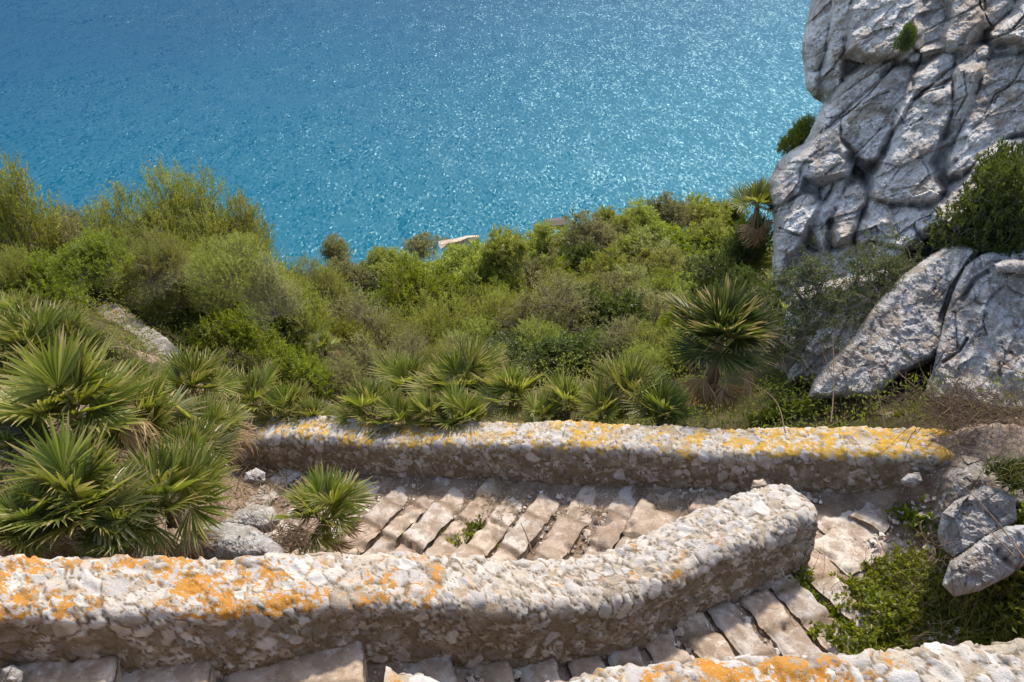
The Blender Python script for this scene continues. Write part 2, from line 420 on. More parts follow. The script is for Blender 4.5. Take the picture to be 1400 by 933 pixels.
# ------------------------------------------------------------------ ground sheets
def sheet(name, xs, ys, f, mat, amp, mask=None):
    X, Y = np.meshgrid(xs, ys, indexing='ij'); Z = f(X, Y)
    P = np.stack([X, Y, Z], -1).reshape(-1, 3)
    if amp: P[:, 2] += amp * fbm(P * np.array([1.3, 1.3, .0]) + 3, 5, 3) 
    Q = grid_quads(len(xs), len(ys))
    if mask is not None:
        keep = mask(X, Y).ravel(); Q = Q[keep[Q].all(1)]
    return ob(name, mesh_np(name, P, Q), mat)

o = sheet('stair_ground', np.arange(-6.6, 5.2, .035), np.arange(0.2, 8.4, .035), ground, M_DIRT, .03,
          lambda X, Y: (Y < F_at(X)[..., 1] + .12) | (X > 3.7) | (X < -3.5)); tag(o, kind='structure')
def nonuni(a, b, n, c, p=2.2):
    t = np.linspace(-1, 1, n); s = np.sign(t) * np.abs(t) ** p
    return np.where(s < 0, c + (c - a) * s, c + (b - c) * s)
def hill_low(x, y):
    z = hill(x, y)
    cut = (y < F_at(x)[..., 1]) & (x > -6.4) & (x < 6)
    return np.where(cut, np.minimum(z, ground(x, y)) - .8, z - np.where((y < 8.3) & (x > -6.6) & (x < 5.2), .02, 0))
o = sheet('hillside', nonuni(-220, 220, 300, -1), np.concatenate([np.linspace(-3, 20, 190), np.linspace(20.4, 80, 130), np.linspace(84, 330, 30)]), hill_low, M_HILL, .12); tag(o, kind='structure')

# ------------------------------------------------------------------ sea
def sea():
    m = Mat('sea_water'); p = m.pos()
    sp = m.n('ShaderNodeSeparateXYZ', {0: p}); y = sp.outputs[1]; x = sp.outputs[0]
    far = m.n('ShaderNodeMapRange', {0: m.math('ADD', y, m.math('MULTIPLY', x, -.35)), 1: 420, 2: 1250}).outputs[0]
    pat = m.noise(.004, 4, .55, m.mapping(p, (1, .5, 1), (0, 0, .5)))
    far2 = m.math('ADD', far, m.math('MULTIPLY', m.math('SUBTRACT', pat, .5), .5))
    c = m.cramp(far2, [(0, (.000, .080, .120)), (.35, (.000, .060, .106)), (.75, (.000, .040, .088)), (1, (.000, .032, .078))])
    def slopes(scale, stretch, rot, k, seed):
        nd = m.n('ShaderNodeTexNoise', {'Scale': scale, 'Detail': 3.0, 'Roughness': .55, 'Distortion': .5, 'Vector': m.mapping(m.n('ShaderNodeVectorMath', {0: p, 1: (seed, seed * 2, 0)}, operation='ADD').outputs[0], stretch, (0, 0, rot))})
        v = m.n('ShaderNodeVectorMath', {0: nd.outputs['Color'], 1: (.5, .5, .5)}, operation='SUBTRACT').outputs[0]
        return m.n('ShaderNodeVectorMath', {0: v, 1: (k, k, 0)}, operation='MULTIPLY').outputs[0]
    a = slopes(.48, (1, .45, 1), .75, K1, 0); b = slopes(.075, (1, .45, 1), .65, K2, 400)
    s = m.n('ShaderNodeVectorMath', {0: a, 1: b}, operation='ADD').outputs[0]
    gust = m.math('MULTIPLY_ADD', m.ramp(m.noise(.006, 4, .6, m.mapping(p, (.5, 1.3, 1), (0, 0, .25))), .3, .7), .6, .65)
    s = m.n('ShaderNodeVectorMath', {0: s, 'Scale': gust}, operation='SCALE').outputs[0]
    nrm = m.n('ShaderNodeVectorMath', {0: m.n('ShaderNodeVectorMath', {0: s, 1: (0, 0, 1)}, operation='ADD').outputs[0]}, operation='NORMALIZE').outputs[0]
    df = m.n('ShaderNodeBsdfDiffuse', {'Color': c})
    gl = m.n('ShaderNodeBsdfGlossy', {'Color': GC, 'Roughness': RO, 'Normal': nrm})
    fr = m.n('ShaderNodeFresnel', {'IOR': 1.33, 'Normal': nrm}).outputs[0]
    mx = m.n('ShaderNodeMixShader', {0: m.math('MINIMUM', m.math('MULTIPLY', fr, SPEC), SMAX)})
    m.nt.links.new(df.outputs[0], mx.inputs[1]); m.nt.links.new(gl.outputs[0], mx.inputs[2]); m.nt.links.new(mx.outputs[0], m.out.inputs[0])
    V = [(-6000, -200, SEA_Z), (6000, -200, SEA_Z), (6000, 9000, SEA_Z), (-6000, 9000, SEA_Z)]
    return tag(ob('sea', mesh_np('sea', V, [[0, 1, 2, 3]], smooth=False), m.m), kind='structure')
SEA_Z = -250; K1, K2, RO, SPEC, GC, SMAX = 2.3, .78, .32, .66, (.52, .86, 1), .072
sea()


# ------------------------------------------------------------------ parapet walls
def catmull(P, n):
    P = np.asarray(P, float); Q = np.vstack([2 * P[0] - P[1], P, 2 * P[-1] - P[-2]])
    k = len(P) - 1; t = np.linspace(0, k, n); i = np.minimum(t.astype(int), k - 1); f = (t - i)[:, None]
    a, b, c, d = Q[i], Q[i + 1], Q[i + 2], Q[i + 3]
    return .5 * ((2 * b) + (c - a) * f + (2 * a - 5 * b + 4 * c - d) * f ** 2 + (3 * b - a - 3 * c + d) * f ** 3)

def parapet(name, pts, wid, hf, hb, ds, mat, label, seed, size=.10, amp=.020, lich=None, ends=(.22, .22), rr=.085, cat='stone wall', group=None, lean=.05):
    C = catmull(pts, 400); L = np.concatenate([[0], np.cumsum(np.linalg.norm(np.diff(C, axis=0), axis=1))])
    n = int(L[-1] / ds) + 2; s = np.linspace(0, L[-1], n)
    C = np.stack([np.interp(s, L, C[:, k]) for k in range(3)], 1)
    T = np.gradient(C, axis=0); T[:, 2] = 0; T /= np.linalg.norm(T, axis=1)[:, None]
    N = np.stack([T[:, 1], -T[:, 0], 0 * s], 1)
    hw = wid / 2
    # profile, front foot -> over the top -> back foot
    prof = []
    def seg(a, b):
        k = max(2, int(math.dist(a, b) / ds)); 
        for t in np.linspace(0, 1, k, endpoint=False): prof.append((a[0] + (b[0] - a[0]) * t, a[1] + (b[1] - a[1]) * t))
    HF, HB = max(hf), max(hb)
    seg((hw + lean, -HF), (hw, -rr))
    for a in np.linspace(0, math.pi / 2, max(4, int(rr * 1.57 / ds)), endpoint=False): prof.append((hw - rr + rr * math.cos(a), -rr + rr * math.sin(a)))
    seg((hw - rr, 0), (-hw + rr, 0))
    for a in np.linspace(math.pi / 2, math.pi, max(4, int(rr * 1.57 / ds)), endpoint=False): prof.append((-hw + rr + rr * math.cos(a), -rr + rr * math.sin(a)))
    seg((-hw, -rr), (-hw - .03, -HB)); prof.append((-hw - .03, -HB))
    PR = np.array(prof); m = len(PR)
    pn = np.gradient(PR, axis=0); pn = np.stack([-pn[:, 1], pn[:, 0]], 1); pn = -pn / np.linalg.norm(pn, axis=1)[:, None]
    pn[:, 0] = np.where(np.abs(PR[:, 0]) < hw - rr, 0, pn[:, 0])
    lat = np.tile(PR[:, 0], (n, 1)); zz = np.tile(PR[:, 1], (n, 1))
    f = np.linspace(0, 1, n); HFs = np.interp(f, np.linspace(0, 1, len(hf)), hf); HBs = np.interp(f, np.linspace(0, 1, len(hb)), hb)
    front = PR[:, 0] > 0
    zz = np.where(front[None], np.where(zz < -rr, -rr + (zz + rr) * ((HFs - rr) / (HF - rr))[:, None], zz),
                  np.where(zz < -rr, -rr + (zz + rr) * ((HBs - rr) / (HB - rr))[:, None], zz))
    # rounded ends
    tap = np.ones(n); drop = np.zeros(n)
    for e, d in ((ends[0], s), (ends[1], L[-1] - s)):
        if e > 0:
            q = np.clip(1 - d / e, 0, 1); tap = np.minimum(tap, np.sqrt(np.maximum(1 - q * q, 0)) * .985 + .015); drop = np.maximum(drop, .10 * q ** 3)
    wob = fbm(np.stack([s * .8, 0 * s, 0 * s + seed], 1), 3, seed)
    lat = lat * tap[:, None] + .035 * wob[:, None] * (1 if True else 0)
    zt = .022 * fbm(np.stack([s * 1.7, 0 * s + 5, 0 * s + seed], 1), 4, seed + 9) - drop
    zz = zz + zt[:, None]
    P = C[:, None] + N[:, None] * lat[..., None]; P[..., 2] += zz
    NN = N[:, None] * pn[None, :, :1]; NN = NN + np.array([0, 0, 1.0]) * pn[None, :, 1:]
    P = P.reshape(-1, 3); NN = NN.reshape(-1, 3)
    top = np.tile(sst(-rr * 1.25, -rr * .25, PR[:, 1]) , (n, 1)).ravel()
    low = .032 * fbm(P * np.array([1.2, 1.2, 2.2]), 3, seed + 3) * (1 - top * .7)
    Pw = P + .022 * np.stack([fbm(P * 9, 2, seed + 20), fbm(P * 9 + 40, 2, seed + 21), fbm(P * 9 + 80, 2, seed + 22)], 1)
    f1, f2, i1, v1, j1 = cell(Pw, size * 1.35, seed + 30); g1, g2, i2, v2, j2 = cell(Pw * np.array([1, 1, 1.25]), size * .72, seed + 40)
    big = i1 < .42
    e = np.where(big, f2 - f1, g2 - g1); rid = np.where(big, j1, j2); idd = np.where(big, i1 / .42, i2)
    vec = np.where(big[:, None], v1, v2)
    present = np.where(idd > .13, 1.0, 0.0)
    pl = np.clip((e - .02) / .13, 0, 1) ** .7 * present
    tilt = (vec * (np.stack([idd, rid, (idd * 7.3) % 1], 1) - .5)).sum(1) * 1.5
    hgt = pl * ((.30 + .7 * ((idd * 13.7) % 1)) * amp + np.clip(tilt, -.6 * amp, .9 * amp))
    hgt = hgt * (1.0 + .1 * top) + .005 * fbm(P * 22, 3, seed + 60) + low
    P = P + NN * hgt[:, None] * np.repeat(np.clip(tap * 1.2, 0, 1), m)[:, None]
    fade = fbm(P * np.array([1.1, 1.1, 1.5]) + 30, 3, seed + 70)
    px_s = np.repeat(f, m)
    ld = np.interp(px_s, np.linspace(0, 1, len(lich)), lich) if lich is not None else .5
    ld = ld + .25 * fade
    ld = ld * (.35 + .65 * top) 
    me = mesh_np(name, P, grid_quads(n, m)[:, ::-1], attrs={'stone': sst(.3, .9, pl), 'rnd': rid, 'top': top, 'lich': np.clip(ld, 0, 1.2), 'gap': (1 - sst(.0, .13, e)) * sst(.15, .3, idd)})
    o = ob(name, me, mat); tag(o, label, cat, group)
    return o

xs = np.linspace(FL[0], FR[0], 9); xs[0] -= .05; xs[-1] += .12
FPT = F_at(xs); FPT[:, 1] += np.array([0, .02, -.02, .03, .0, .03, -.02, .0, .0])
FPT[:, 2] += np.array([0.03, .03, .0, -.02, .015, .0, -.02, .0, .0])
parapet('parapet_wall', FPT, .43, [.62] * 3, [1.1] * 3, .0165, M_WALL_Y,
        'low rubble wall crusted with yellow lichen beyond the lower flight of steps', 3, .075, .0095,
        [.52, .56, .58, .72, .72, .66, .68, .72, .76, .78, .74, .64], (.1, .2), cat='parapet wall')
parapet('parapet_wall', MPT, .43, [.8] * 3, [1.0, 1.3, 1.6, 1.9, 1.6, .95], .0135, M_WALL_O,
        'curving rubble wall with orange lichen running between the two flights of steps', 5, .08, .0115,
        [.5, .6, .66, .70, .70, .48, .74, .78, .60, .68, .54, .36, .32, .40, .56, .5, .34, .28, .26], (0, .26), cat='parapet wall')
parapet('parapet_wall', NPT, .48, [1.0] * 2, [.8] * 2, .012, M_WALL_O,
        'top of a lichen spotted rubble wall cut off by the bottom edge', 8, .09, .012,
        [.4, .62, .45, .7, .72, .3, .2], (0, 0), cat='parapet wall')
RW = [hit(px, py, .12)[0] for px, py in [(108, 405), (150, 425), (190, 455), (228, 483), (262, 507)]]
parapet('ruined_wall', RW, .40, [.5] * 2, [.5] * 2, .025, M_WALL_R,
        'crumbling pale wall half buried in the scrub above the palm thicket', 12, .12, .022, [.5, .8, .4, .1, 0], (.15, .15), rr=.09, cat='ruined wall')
# ------------------------------------------------------------------ stone steps
def step_mesh(name, lx, ly, h, seed, cellsz=.34, rough=.012):
    """one worn step: lx along the flight (tread), ly across; top at z=0"""
    nx, ny = max(6, int(lx / .016)), max(6, int(ly / .02))
    a = np.linspace(-.5, .5, nx); b = np.linspace(-.5, .5, ny); A, B = np.meshgrid(a, b, indexing='ij')
    x = A * lx; y = B * ly
    wob = lambda q, k: fbm(np.stack([q.ravel() * 3.1, 0 * q.ravel() + k, 0 * q.ravel() + seed], 1), 4, seed + k).reshape(q.shape)
    rs = np.random.default_rng(seed)
    x = x + .014 * wob(y * 4.5, 1) * np.abs(A) * 2 + .006 * wob(y, 5); y = y + .06 * wob(x, 2) * np.abs(B) * 2
    P = np.stack([x, y, 0 * x], -1).reshape(-1, 3)
    cuts = [-ly / 2]
    while cuts[-1] < ly / 2 - .2: cuts.append(cuts[-1] + rs.uniform(.7, 1.5) * cellsz)
    cuts = np.array(cuts[1:]) if len(cuts) > 2 else np.array([9.0])
    yw = P[:, 1] + .03 * fbm(np.c_[P[:, 0] * 5, P[:, 1] * 3, 0 * x.ravel() + seed], 3, seed + 3) + P[:, 0] * .12
    blk = np.searchsorted(cuts, yw); e = np.abs(yw[:, None] - cuts[None]).min(1)
    nb_ = len(cuts) + 1; i1 = rs.random(nb_)[blk]; off = rs.normal(0, .014, nb_)[blk]; tx = rs.normal(0, .035, nb_)[blk]; ty = rs.normal(0, .03, nb_)[blk]
    sh = rs.normal(0, .007, nb_)[blk]; P[:, 0] += sh
    d = np.minimum((.5 - np.abs(A)) * lx, (.5 - np.abs(B)) * ly).ravel() + .008 * fbm(P * 16 + seed, 3, seed + 13)
    chip = np.clip(fbm(P * 7 + seed * 2, 3, seed + 15) - .35, 0, 1)
    z = -.020 * (1 - sst(-.004, .022, d)) - .020 * (1 - sst(.004, .022, e)) + off + tx * P[:, 0] + ty * P[:, 1] * .5 - .09 * chip * (1 - sst(.02, .11, np.minimum(d, e)))
    z += rough * .75 * fbm(P * 16 + seed, 5, seed + 8, .62) + .006 * fbm(P * 4.5 + seed, 3, seed + 9)
    e = e * 3
    P[:, 2] = z
    Q = grid_quads(nx, ny)
    idx = np.arange(nx * ny).reshape(nx, ny)
    loop = np.concatenate([idx[:, 0], idx[-1, 1:], idx[-2::-1, -1], idx[0, -2:0:-1]])
    k = len(loop); base = len(P)
    lo1 = P[loop].copy(); lo1[:, :2] *= 1.012; lo1[:, 2] -= .04; lo2 = lo1.copy(); lo2[:, 2] = -h
    P = np.vstack([P, lo1, lo2]); i = np.arange(k); j = (i + 1) % k
    Q = np.vstack([Q, np.stack([loop[i], loop[j], base + j, base + i], 1), np.stack([base + i, base + j, base + k + j, base + k + i], 1)])
    rn = np.concatenate([i1, i1[loop], i1[loop]]); ed = np.concatenate([np.minimum(sst(0, .35, e), sst(0, .05, d) * .7 + .3), np.full(2 * k, .35)])
    return mesh_np(name, P, Q, attrs={'rnd': rn, 'edge': ed})

def place_step(parent, px, py, ang, lx, ly, h, lift, seed, f, tilt=0.0, cellsz=.34, name='step'):
    P, D = hit(px, py, 0, ground, 2.5, 14)
    P = P.copy(); P[2] = f(P[0]) if f is not None else P[2]
    o = ob(name, step_mesh(name, lx, ly, h, seed, cellsz), M_STEP, parent)
    base = parent.location
    o.location = Vector(P) - base + Vector((0, 0, lift)); o.rotation_euler = (rad(random.uniform(-2, 2)), tilt + rad(random.uniform(-2, 2)), ang)
    return o

angB = math.atan2(FSL[1], 1)                      # direction of the lower flight in plan (towards +x)
p0 = W(700, 690, 7.1)
stB = empty('stone_stairs', (float(p0[0]), float(p0[1]), float(floorB(np.array(p0[0])))), 'flight of pale worn steps running down between the two lichen covered walls', 'stairs', 'stone stair flights')
for i, (px, py, lx, ly) in enumerate([(392, 650, .30, 1.5), (450, 662, .26, 1.5), (505, 668, .28, 1.5), (553, 672, .27, 1.6), (590, 676, .2, 1.6), (625, 678, .29, 1.6), (668, 680, .27, 1.6), (706, 684, .26, 1.6), (752, 684, .26, 1.7),
                                      (806, 684, .28, 1.7), (862, 684, .24, 1.6), (915, 680, .40, 1.6), (985, 676, .36, 1.5)]):
    place_step(stB, px - 8, py + 12, angB + rad(-14), lx * .98, ly + .75, .32, .04, 100 + i, floorB, rad(-4), .40)
angA = math.atan2(MPT[6][1] - MPT[4][1], MPT[6][0] - MPT[4][0])
p0 = W(700, 905, 5.2)
stA = empty('stone_stairs', (float(p0[0]), float(p0[1]), float(floorA(np.array(p0[0])))), 'flight of broad broken steps curving down in front of the orange lichen wall', 'stairs', 'stone stair flights')
for i, (px, py, lx, ly, da) in enumerate([(60, 925, .75, 1.5, 4), (215, 915, .62, 1.5, 4), (405, 912, .80, 1.5, 2), (585, 915, .34, 1.4, 4), (668, 912, .28, 1.4, 6), (735, 910, .26, 1.4, 6), (797, 905, .25, 1.4, 8), (850, 896, .24, 1.3, 10), (902, 880, .26, 1.3, 12),
                                          (948, 866, .25, 1.3, 14), (990, 846, .24, 1.3, 16), (1030, 826, .26, 1.3, 18), (1068, 808, .25, 1.3, 20), (1105, 785, .26, 1.25, 22)]):
    place_step(stA, px, py, angA + rad(da - 6), lx, ly, .34, .12 if i == 2 else .06, 140 + i, floorA, rad(2))
for i, (px, py, lx, ly, a) in enumerate([(1150, 757, .34, .42, 20), (1192, 778, .36, .40, 35), (1160, 722, .50, .42, 10), (1204, 742, .62, .36, 15), (1192, 700, .34, .30, 40), (1232, 755, .30, .30, 5), (1120, 765, .3, .5, 25)]):
    place_step(stA, px, py, angA + rad(a), lx, ly, .16, .035, 170 + i, None, 0, .3, 'landing_slab')

# ------------------------------------------------------------------ loose gravel on the flights
def gravel():
    n = 5200; V = []; 
    x = RNG.uniform(-3.2, 3.6, n * 2); yF = F_at(x)[:, 1] - .2; yM = interp_line(MPT, x, 1)
    y = np.where(RNG.random(n * 2) < .55, RNG.uniform(0, 1, n * 2) ** .8 * (yF - yM - .2) + yM + .25, yM - .25 - RNG.uniform(0, 1.2, n * 2))
    k = fbm(np.stack([x * 1.7, y * 1.7, 0 * x], 1), 3, 77) > -.12
    x, y = x[k][:n], y[k][:n]; z = ground(x, y) + .012; n = len(x)
    base = np.array([[1, 0, 0], [-1, 0, 0], [0, 1, 0], [0, -1, 0], [0, 0, 1], [0, 0, -1]], float)
    tri = np.array([[0, 2, 4], [2, 1, 4], [1, 3, 4], [3, 0, 4], [2, 0, 5], [1, 2, 5], [3, 1, 5], [0, 3, 5]])
    s = RNG.gamma(2.0, .0075, n)[:, None, None] + .005
    jit = base[None] * RNG.uniform(.5, 1.3, (n, 6, 1)) + RNG.normal(0, .18, (n, 6, 3))
    th = RNG.uniform(0, 6.28, n); c, sn = np.cos(th)[:, None], np.sin(th)[:, None]
    jit = np.stack([jit[..., 0] * c - jit[..., 1] * sn, jit[..., 0] * sn + jit[..., 1] * c, jit[..., 2] * .65], -1)
    P = jit * s + np.stack([x, y, z], 1)[:, None]
    T = tri[None] + (np.arange(n) * 6)[:, None, None]
    o = ob('gravel', mesh_np('gravel', P.reshape(-1, 3), tris=T.reshape(-1, 3), attrs={'rnd': np.repeat(RNG.random(n), 6)}, smooth=False), M_GRAVEL)
    tag(o, 'loose limestone chips and grit scattered over the steps', kind='stuff')
gravel()

# ------------------------------------------------------------------ rocks with a measured outline, own distance and thickness
def seg_dist(P, A, B):
    d = B - A; t = np.clip(((P - A) @ d) / (d @ d + 1e-9), 0, 1)
    return np.linalg.norm(P - (A + t[:, None] * d), axis=1)
def poly_dist(P, poly):
    poly = np.asarray(poly, float); d = np.full(len(P), 1e9); ins = np.zeros(len(P), bool); n = len(poly)
    for i in range(n):
        A, B = poly[i], poly[(i + 1) % n]; d = np.minimum(d, seg_dist(P, A, B))
        c = (A[1] > P[:, 1]) != (B[1] > P[:, 1])
        with np.errstate(divide='ignore', invalid='ignore'):
            ins ^= c & (P[:, 0] < (B[0] - A[0]) * (P[:, 1] - A[1]) / (B[1] - A[1] + 1e-12) + A[0])
    return np.where(ins, d, -d)

def rock(name, outline, p0, nrm, mat, blocks=None, step=1.7, recess=.9, rim=(26, .7), edge_w=9, edge_d=.16, thick=1.6, amp=(.16, .05), seed=1, crack=None, fold=(0, 0), grain=None, back=None):
    outline = np.asarray(outline, float)
    x0, y0 = outline.min(0) - step; x1, y1 = outline.max(0) + step
    gx = np.arange(x0, x1 + step, step); gy = np.arange(y0, y1 + step, step)
    X, Y = np.meshgrid(gx, gy, indexing='ij'); Q = np.stack([X, Y], -1).reshape(-1, 2)
    jit = .7 * np.stack([fbm(np.c_[Q / 24, 0 * Q[:, 0] + seed], 4, seed + 90), fbm(np.c_[Q / 24 + 50, 0 * Q[:, 0] + seed], 4, seed + 91)], 1)
    Qw = Q + jit
    do = poly_dist(Q + .8 * jit, outline)
    pn = np.asarray(nrm, float); pn /= np.linalg.norm(pn)
    R = ray(Q[:, 0], Q[:, 1]); D = (np.asarray(p0) @ pn) / (R @ pn)
    mpp = D / FPX                                        # metres per pixel here
    rel = np.zeros(len(Q)); edge = np.ones(len(Q)); rnd = np.full(len(Q), .5)
    wv = np.clip(.75 + 1.1 * fbm(np.c_[Q / 30, 0 * Q[:, 0] + seed * 3], 3, seed + 95), .15, 2.2)
    if blocks:
        best = np.full(len(Q), -recess); ed = np.zeros(len(Q)); 
        for bi, b in enumerate(blocks):
            poly, off, tx, ty = b
            poly = np.asarray(poly, float); c = poly.mean(0); tx = tx + .7 * ((bi * .618) % 1 - .5); ty = ty + .7 * ((bi * .381 + .3) % 1 - .5)
            d = poly_dist(Qw, poly)
            size = math.sqrt(np.ptp(poly[:, 0]) * np.ptp(poly[:, 1]))
            ew = min(edge_w, size * .16) * np.clip(.6 + 1.2 * (wv - .75), .25, 1.6)
            t = np.clip((d + 1.2) / (ew + 1.2), 0, 1)
            rr_ = .55 * t + .45 * np.sqrt(np.maximum(1 - (1 - t) ** 2, 0))
            r = off + tx * (Q[:, 0] - c[0]) / 100 + ty * (Q[:, 1] - c[1]) / 100 + .05 * np.clip(d / (size * .5), 0, 1) * size / 60
            r = r - (1 - rr_) * edge_d * 3 * wv - np.maximum(-1.2 - d, 0) * .035
            r = np.maximum(r, -recess)
            r = np.where(d > -14, r, -9)
            m = r > best
            best = np.where(m, r, best); ed = np.where(m, np.clip((d + 1) / 4, 0, 1), ed); rnd = np.where(m, ((bi * .618 + seed * .21) % 1), rnd)
        rel = best; edge = ed
    Pm = R * D[:, None]
    # facets, bedding and roughness, in metres: broken planes at three sizes, longest up the grain
    gdir = np.asarray(grain if grain is not None else (.4, 0, .9), float); gdir /= np.linalg.norm(gdir)
    Pa = Pm - (Pm @ gdir)[:, None] * gdir * .5
    facet = np.full(len(Q), .5)
    for k_, (sz, am, wp) in enumerate(((amp[0] * 5.0, .26, .03), (amp[0] * 2.2, .32, .016), (amp[0] * .85, .32, .010))):
        wq = Pa + wp * np.stack([fbm(Pm * 3 + 9 * a_, 3, seed + 31 + a_ + 10 * k_) for a_ in range(3)], 1)
        f1, f2, i1, v, j1 = cell(wq, sz, seed + 11 + 20 * k_)
        sharp = fbm(Pm * .9 + 5 * k_, 3, seed + 71 + k_) * .5 + .75
        rel = rel + am * sharp * (v * (np.stack([i1, j1, (i1 * 9.1) % 1], 1) - .5)).sum(1) * 1.5 + (j1 - .5) * sz * .10 * sharp - .05 * sz * (1 - sst(0, .06, f2 - f1)) * (j1 > .5)
        if k_ == 1: facet = i1
        if k_ == 0: crk = (1 - sst(.01, .07, f2 - f1)) * (j1 > .6) * np.clip(.4 + 1.4 * fbm(Pm * 2.2 + 40, 3, seed + 99), 0, 1)
    rel = rel + amp[0] * .25 * fbm(Pm * 1.4, 4, seed + 5) + amp[1] * .9 * fbm(Pm * 7.5, 5, seed + 6, .65) + amp[1] * .8 * (ridged(Pm * 3.2, 5, seed + 7) - .5)
    if grain is not None:
        g = np.asarray(grain, float); q = Pm - (Pm @ g)[:, None] * g * .8
        q = q +   .06 * fbm(Pm * 2.2, 3, seed + 61)[:, None]; rel = rel + .06 * (ridged(q * 5.5, 5, seed + 8) - .4)
    if crack:
        for pl, w, dep in crack:
            dd = np.full(len(Q), 1e9)
            for a, b in zip(pl[:-1], pl[1:]): dd = np.minimum(dd, seg_dist(Qw * .6 + Q * .4, np.array(a, float), np.array(b, float)))
            k = 1 - sst(w * .3, w * 1.3, dd); rel = rel - dep * k; edge = np.minimum(edge, 1 - k * .9)
    rim_px, rim_m = rim
    t = np.clip(do / rim_px, 0, 1); rel = rel - rim_m * (1 - np.sqrt(np.maximum(1 - (1 - t) ** 2, 0)))
    P = R * (D - rel)[:, None]
    keep = do > -step * .7
    G = grid_quads(len(gx), len(gy)); G = G[keep[G].all(1)]
    # close it at the back with a real thickness
    E = np.concatenate([G[:, [0, 1]], G[:, [1, 2]], G[:, [2, 3]], G[:, [3, 0]]]); Es = np.sort(E, 1)
    key = Es[:, 0].astype(np.int64) * len(Q) + Es[:, 1]; u, inv, cnt = np.unique(key, return_inverse=True, return_counts=True)
    Bd = E[cnt[inv] == 1]; bv = np.unique(Bd); mp = {int(a): i for i, a in enumerate(bv)}
    bk = ray(*outline.mean(0)); bk /= np.linalg.norm(bk)
    cen = P[bv].mean(0); r1 = cen + (P[bv] - cen) * .97 + bk * thick * .4; r2 = cen + (P[bv] - cen) * .82 + bk * thick
    n0 = len(P); nb = len(bv); cidx = n0 + 2 * nb
    V = np.vstack([P, r1, r2, (cen + bk * thick * 1.1)[None]])
    bi = np.array([[mp[int(a)], mp[int(b)]] for a, b in Bd])
    Qd = np.vstack([G, np.stack([Bd[:, 1], Bd[:, 0], n0 + bi[:, 0], n0 + bi[:, 1]], 1), np.stack([n0 + bi[:, 1], n0 + bi[:, 0], n0 + nb + bi[:, 0], n0 + nb + bi[:, 1]], 1)])
    T = np.stack([n0 + nb + bi[:, 1], n0 + nb + bi[:, 0], np.full(len(bi), cidx)], 1)
    A = {'edge': np.concatenate([edge, np.ones(2 * nb + 1)]), 'rnd': np.concatenate([rnd, np.full(2 * nb + 1, .5)]), 'facet': np.concatenate([facet, np.full(2 * nb + 1, .5)]), 'crk': np.concatenate([crk, np.zeros(2 * nb + 1)])}
    used = np.zeros(len(V), bool); used[Qd.ravel()] = True; used[T.ravel()] = True
    new = np.cumsum(used) - 1
    me = mesh_np(name, V[used], new[Qd], new[T], {k: a[used] for k, a in A.items()}, smooth=False)
    return ob(name, me, mat)

